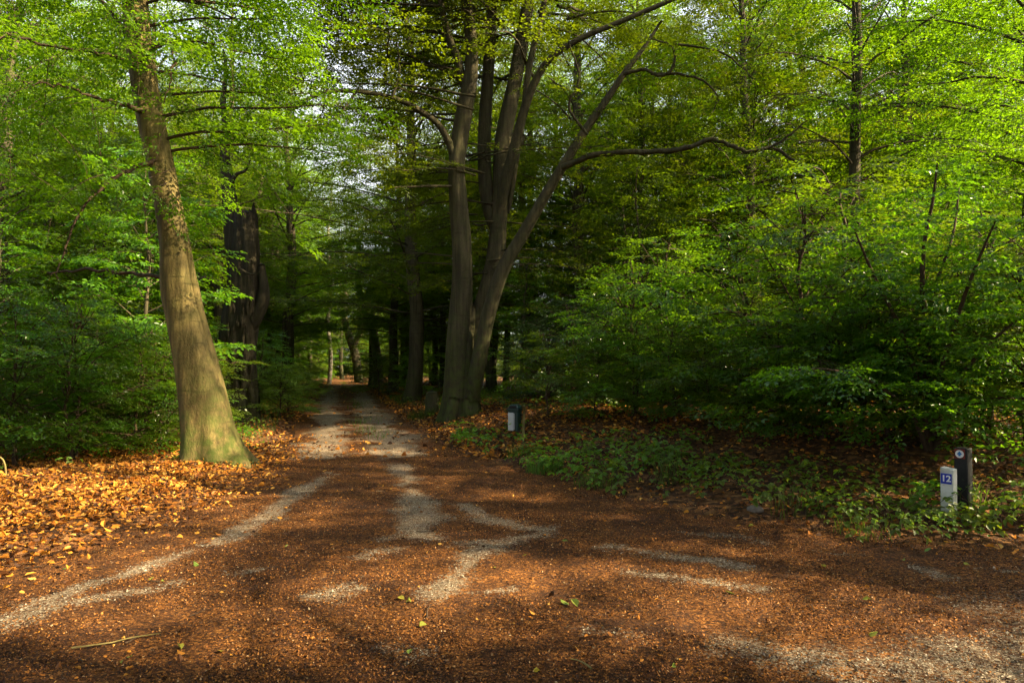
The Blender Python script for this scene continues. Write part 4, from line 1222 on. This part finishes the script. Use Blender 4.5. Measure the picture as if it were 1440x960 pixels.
def litter_bin():
    p = on(733, 642); p = np.array([at(733, 640, 13.4)[0], 13.4, 0]); p[2] = gz1(p[0], p[1])
    t = thing('litter_bin', 'dark green litter bin with pale grey front panel fixed to a mossy post', 'bin', p, rad(-24))
    m = 1 / F * 13.4
    z0 = at(0, 606, 13.4)[2] - p[2]; z1 = at(0, 577, 13.4)[2] - p[2]
    h = z1 - z0
    bm = box(.21, .22, h, (-.13, 0, (z0 + z1) / 2))
    for v in bm.verts:
        if v.co.z < (z0 + z1) / 2: v.co.x = -.13 + (v.co.x + .13) * .86; v.co.y *= .86
    bm_obj('body', bm, PLASTIC, t, None, .018)
    # domed lid with an overhanging rim
    bm = box(.245, .255, .035, (-.13, 0, z1 + .018)); bm_obj('lid_rim', bm, PLASTIC, t, None, .010)
    bm = box(.235, .245, .085, (-.13, 0, z1 + .078), .72); bm_obj('lid', bm, PLASTIC, t, None, .028, 3)
    bm = box(.15, .012, .05, (-.13, -.119, z1 + .074)); bm_obj('slot', bm, BLACKW, t, None, .003)
    bm = box(.115, .014, h * .86, (-.175, -.109, z0 + h * .47)); bm_obj('front_panel', bm, GREYP, t, None, .004)
    bm = box(.014, .012, h * .80, (-.104, -.109, z0 + h * .47)); bm_obj('edge_strip', bm, GREYP, t, None, .003)
    T = Tubes(); T.add([(.035, .03, -.3), (.032, .03, .2), (.04, .03, z0 + h * .5), (.046, .03, z1 + .09)], [.032, .031, .030, .029], 14); link('post', T.mesh('bin_post', POSTW), t)
    for z in (z0 + h * .25, z0 + h * .8): bm_obj('bracket', box(.09, .05, .03, (-.005, .03, z)), BLACKW, t, None, .005)


def text_mesh(s, size, mat, name):
    c = bpy.data.curves.new(name, 'FONT'); c.body = s; c.size = size; c.align_x = 'CENTER'; c.align_y = 'CENTER'; c.extrude = .0012; c.offset = .0022; c.resolution_u = 4
    o = bpy.data.objects.new(name, c); COL.objects.link(o)
    dg = bpy.context.evaluated_depsgraph_get(); dg.update()
    me = bpy.data.meshes.new_from_object(o.evaluated_get(dg)); bpy.data.objects.remove(o); bpy.data.curves.remove(c)
    me.transform(Matrix.Rotation(math.pi / 2, 4, 'X')); me.materials.clear(); me.materials.append(mat)
    return me


def marker_posts():
    D = 7.0
    X = at(1334, 700, D)[0]; g = gz1(X, D)
    z1 = at(0, 657, D)[2] - g
    t = thing('marker_post', 'short white square post with the blue number plate 12', 'marker post', (X, D, g), rad(-49)); t.rotation_euler = (rad(1), rad(1.0), rad(-49))
    w = .118
    bm = box(w, w, z1 + .3, (0, 0, (z1 - .3) / 2))
    for v in bm.verts:
        if v.co.z > 0: v.co.z += -.012 if v.co.x > 0 else .004
    bm_obj('post', bm, WHITE, t, None, .006)
    zc = z1 - .105
    bm_obj('number_plate', box(.098, .006, .105, (-.004, -w / 2 - .003, zc)), BLUE, t, None, .002)
    link('numeral', text_mesh('12', .088, LETTER, 'twelve'), t, (-.004, -w / 2 - .0072, zc))
    D2 = 7.13
    X2 = at(1356, 700, D2)[0]; g2 = gz1(X2, D2); z2 = at(0, 629, D2)[2] - g2
    t = thing('marker_post', 'taller black square post with a blue arrow on a round white badge', 'marker post', (X2, D2, g2), rad(-55))
    w = .125
    bm = box(w, w, z2 + .3, (0, 0, (z2 - .3) / 2))
    bm_obj('post', bm, BLACKW, t, None, .010)
    zc = z2 - .062
    bm_obj('badge_plate', box(.098, .005, .098, (-.006, -w / 2 - .0025, zc)), RUST, t, None, .002)
    bm_obj('badge', disc(.040, .004, (-.006, -w / 2 - .0065, zc)), DISC, t)
    pts = [(0, .029), (.026, -.005), (.010, -.005), (.010, -.022), (-.010, -.022), (-.010, -.005), (-.026, -.005)]
    bm_obj('arrow', poly([(x - .006, z + zc) for x, z in pts], -w / 2 - .0115, -w / 2 - .008), BLUE2, t)


litter_bin(); marker_posts()


def twigs():
    r = np.random.default_rng(91)
    for px, py, az, l, lab in [(45, 712, 1.0, .35, 'bent twig lying in the middle of the leaf drift'), (100, 920, .5, .5, 'thin straw coloured twig lying on the track at lower left'), (832, 950, 1.9, .18, 'short curved twig at the bottom of the track'), (35, 728, 2.0, .25, 'dark twig on the left end of the leaf drift')]:
        p = on(px, py); Q = arc(np.array([0, 0, .02]), az, .05, l, 6, r, .1, .25); Q[:, 2] = [gz1(p[0] + q[0], p[1] + q[1]) - p[2] + .018 for q in Q]
        T = Tubes(); T.add(Q, np.linspace(.006, .003, 6), 6); o = link('twig', T.mesh('twig', POSTW), None, p); o['label'] = lab; o['category'] = 'twig'
    T = Tubes(); n = 0
    while n < 170:
        D = 3.2 + 11 * r.uniform() ** 1.2; X = r.uniform(-.75, .75) * D; near = clear_of(X, D, .05)
        if not near and r.uniform() < .72: continue
        l = r.uniform(.06, .32) * (1.3 if near else .7); Q = arc(np.array([X, D, 0]), r.uniform(0, 6.28), 0, l, 5, r, 0, .3); Q[:, 2] = [gz1(q[0], q[1]) + r.uniform(.006, .02) for q in Q]
        T.add(Q, np.linspace(.0045, .002, 5) * r.uniform(.6, 1.3), 5); n += 1
    o = link('fallen_twigs', T.mesh('fallen_twigs', TWIG)); o['kind'] = 'stuff'; o['label'] = 'small dead twigs strewn over the track and verges'; o['category'] = 'twigs'
    # bare bramble shoot at the left edge
    T = Tubes(); P, R = limb([(7, 684, 1.6), (8, 662, 1.4), (4, 646, 1.2), (-6, 640, .8)], 9.0, 8.9, 16); base = P[0].copy(); base[2] = gz1(base[0], base[1])
    P[0, 2] = base[2] - .05
    T.add(P, R, 6); o = link('bare_shoot', rel(T, base).mesh('bare_shoot', POSTW), None, base); o['label'] = 'bare pale bramble shoot at the left end of the leaf drift'; o['category'] = 'shoot'
    # small stone at the right verge
    bm = bmesh.new(); bmesh.ops.create_icosphere(bm, subdivisions=3, radius=.09)
    for v in bm.verts:
        n = fbm(np.array([v.co.x * 14 + 3]), np.array([v.co.y * 14 + v.co.z * 9]), 3)[0]; v.co *= .7 + .6 * n; v.co.z *= .6
    o = bm_obj('stone', bm, simple_mat('stone_grey', (.16, .13, .11), .85, .2, .3, 18, .5), None, on(1062, 718)); o['label'] = 'small dark stone at the edge of the right bank'; o['category'] = 'stone'


twigs()

# ------------------------------------------------------------------ light, sky, camera
w = bpy.data.worlds.new('World'); scene.world = w; w.use_nodes = True
nt = w.node_tree; nt.nodes.clear()
sky = nt.nodes.new('ShaderNodeTexSky'); sky.sky_type = 'NISHITA'; sky.sun_disc = False
sky.sun_elevation = SUN_EL; sky.sun_rotation = math.pi / 2 - SUN_AZ; sky.dust_density = 5.0; sky.air_density = .8
bg = nt.nodes.new('ShaderNodeBackground'); bg.inputs['Strength'].default_value = .088
out = nt.nodes.new('ShaderNodeOutputWorld'); cn = NT(nt); tc = nt.nodes.new('ShaderNodeTexCoord')
cf = cn.ramp(cn.noise(1.7, 6, .62, cn.scale(tc.outputs['Generated'], (1, 1, 2.2)), .3), [(.36, (0, 0, 0)), (.56, (1, 1, 1))])
sz = cn.n('ShaderNodeSeparateXYZ'); nt.links.new(tc.outputs['Generated'], sz.inputs[0])
low = cn.math('SUBTRACT', 1.55, cn.math('MULTIPLY', sz.outputs[2], 1.9), True)
nt.links.new(cn.mix(cn.math('MULTIPLY', cn.math('MULTIPLY', cf, low), .85), sky.outputs[0], (4.4, 4.5, 4.6)), bg.inputs[0]); nt.links.new(bg.outputs[0], out.inputs[0])

sl = bpy.data.lights.new('sun', 'SUN'); sl.energy = 5.0; sl.angle = rad(.55); sl.color = (1, .80, .48)
so = bpy.data.objects.new('sun', sl); COL.objects.link(so)
so.rotation_euler = Vector(-SUN).to_track_quat('-Z', 'Y').to_euler(); so.location = (20, -5, 25)

cam = bpy.data.cameras.new('camera'); cam.sensor_width = 36; cam.lens = 24; cam.clip_end = 1500; cam.clip_start = .05
co = bpy.data.objects.new('camera', cam); COL.objects.link(co); co.location = (0, 0, EYE)
co.rotation_euler = (math.pi / 2 + PITCH, 0, 0); scene.camera = co

scene.render.engine = 'CYCLES'
c = scene.cycles
c.max_bounces = 6; c.diffuse_bounces = 4; c.glossy_bounces = 2; c.transmission_bounces = 4; c.transparent_max_bounces = 4
c.use_denoising = True; c.use_adaptive_sampling = True; c.adaptive_threshold = .02
c.caustics_reflective = False; c.caustics_refractive = False
vs = scene.view_settings; vs.view_transform = 'Standard'; vs.look = 'None'; vs.gamma = 1; vs.exposure = 2.42
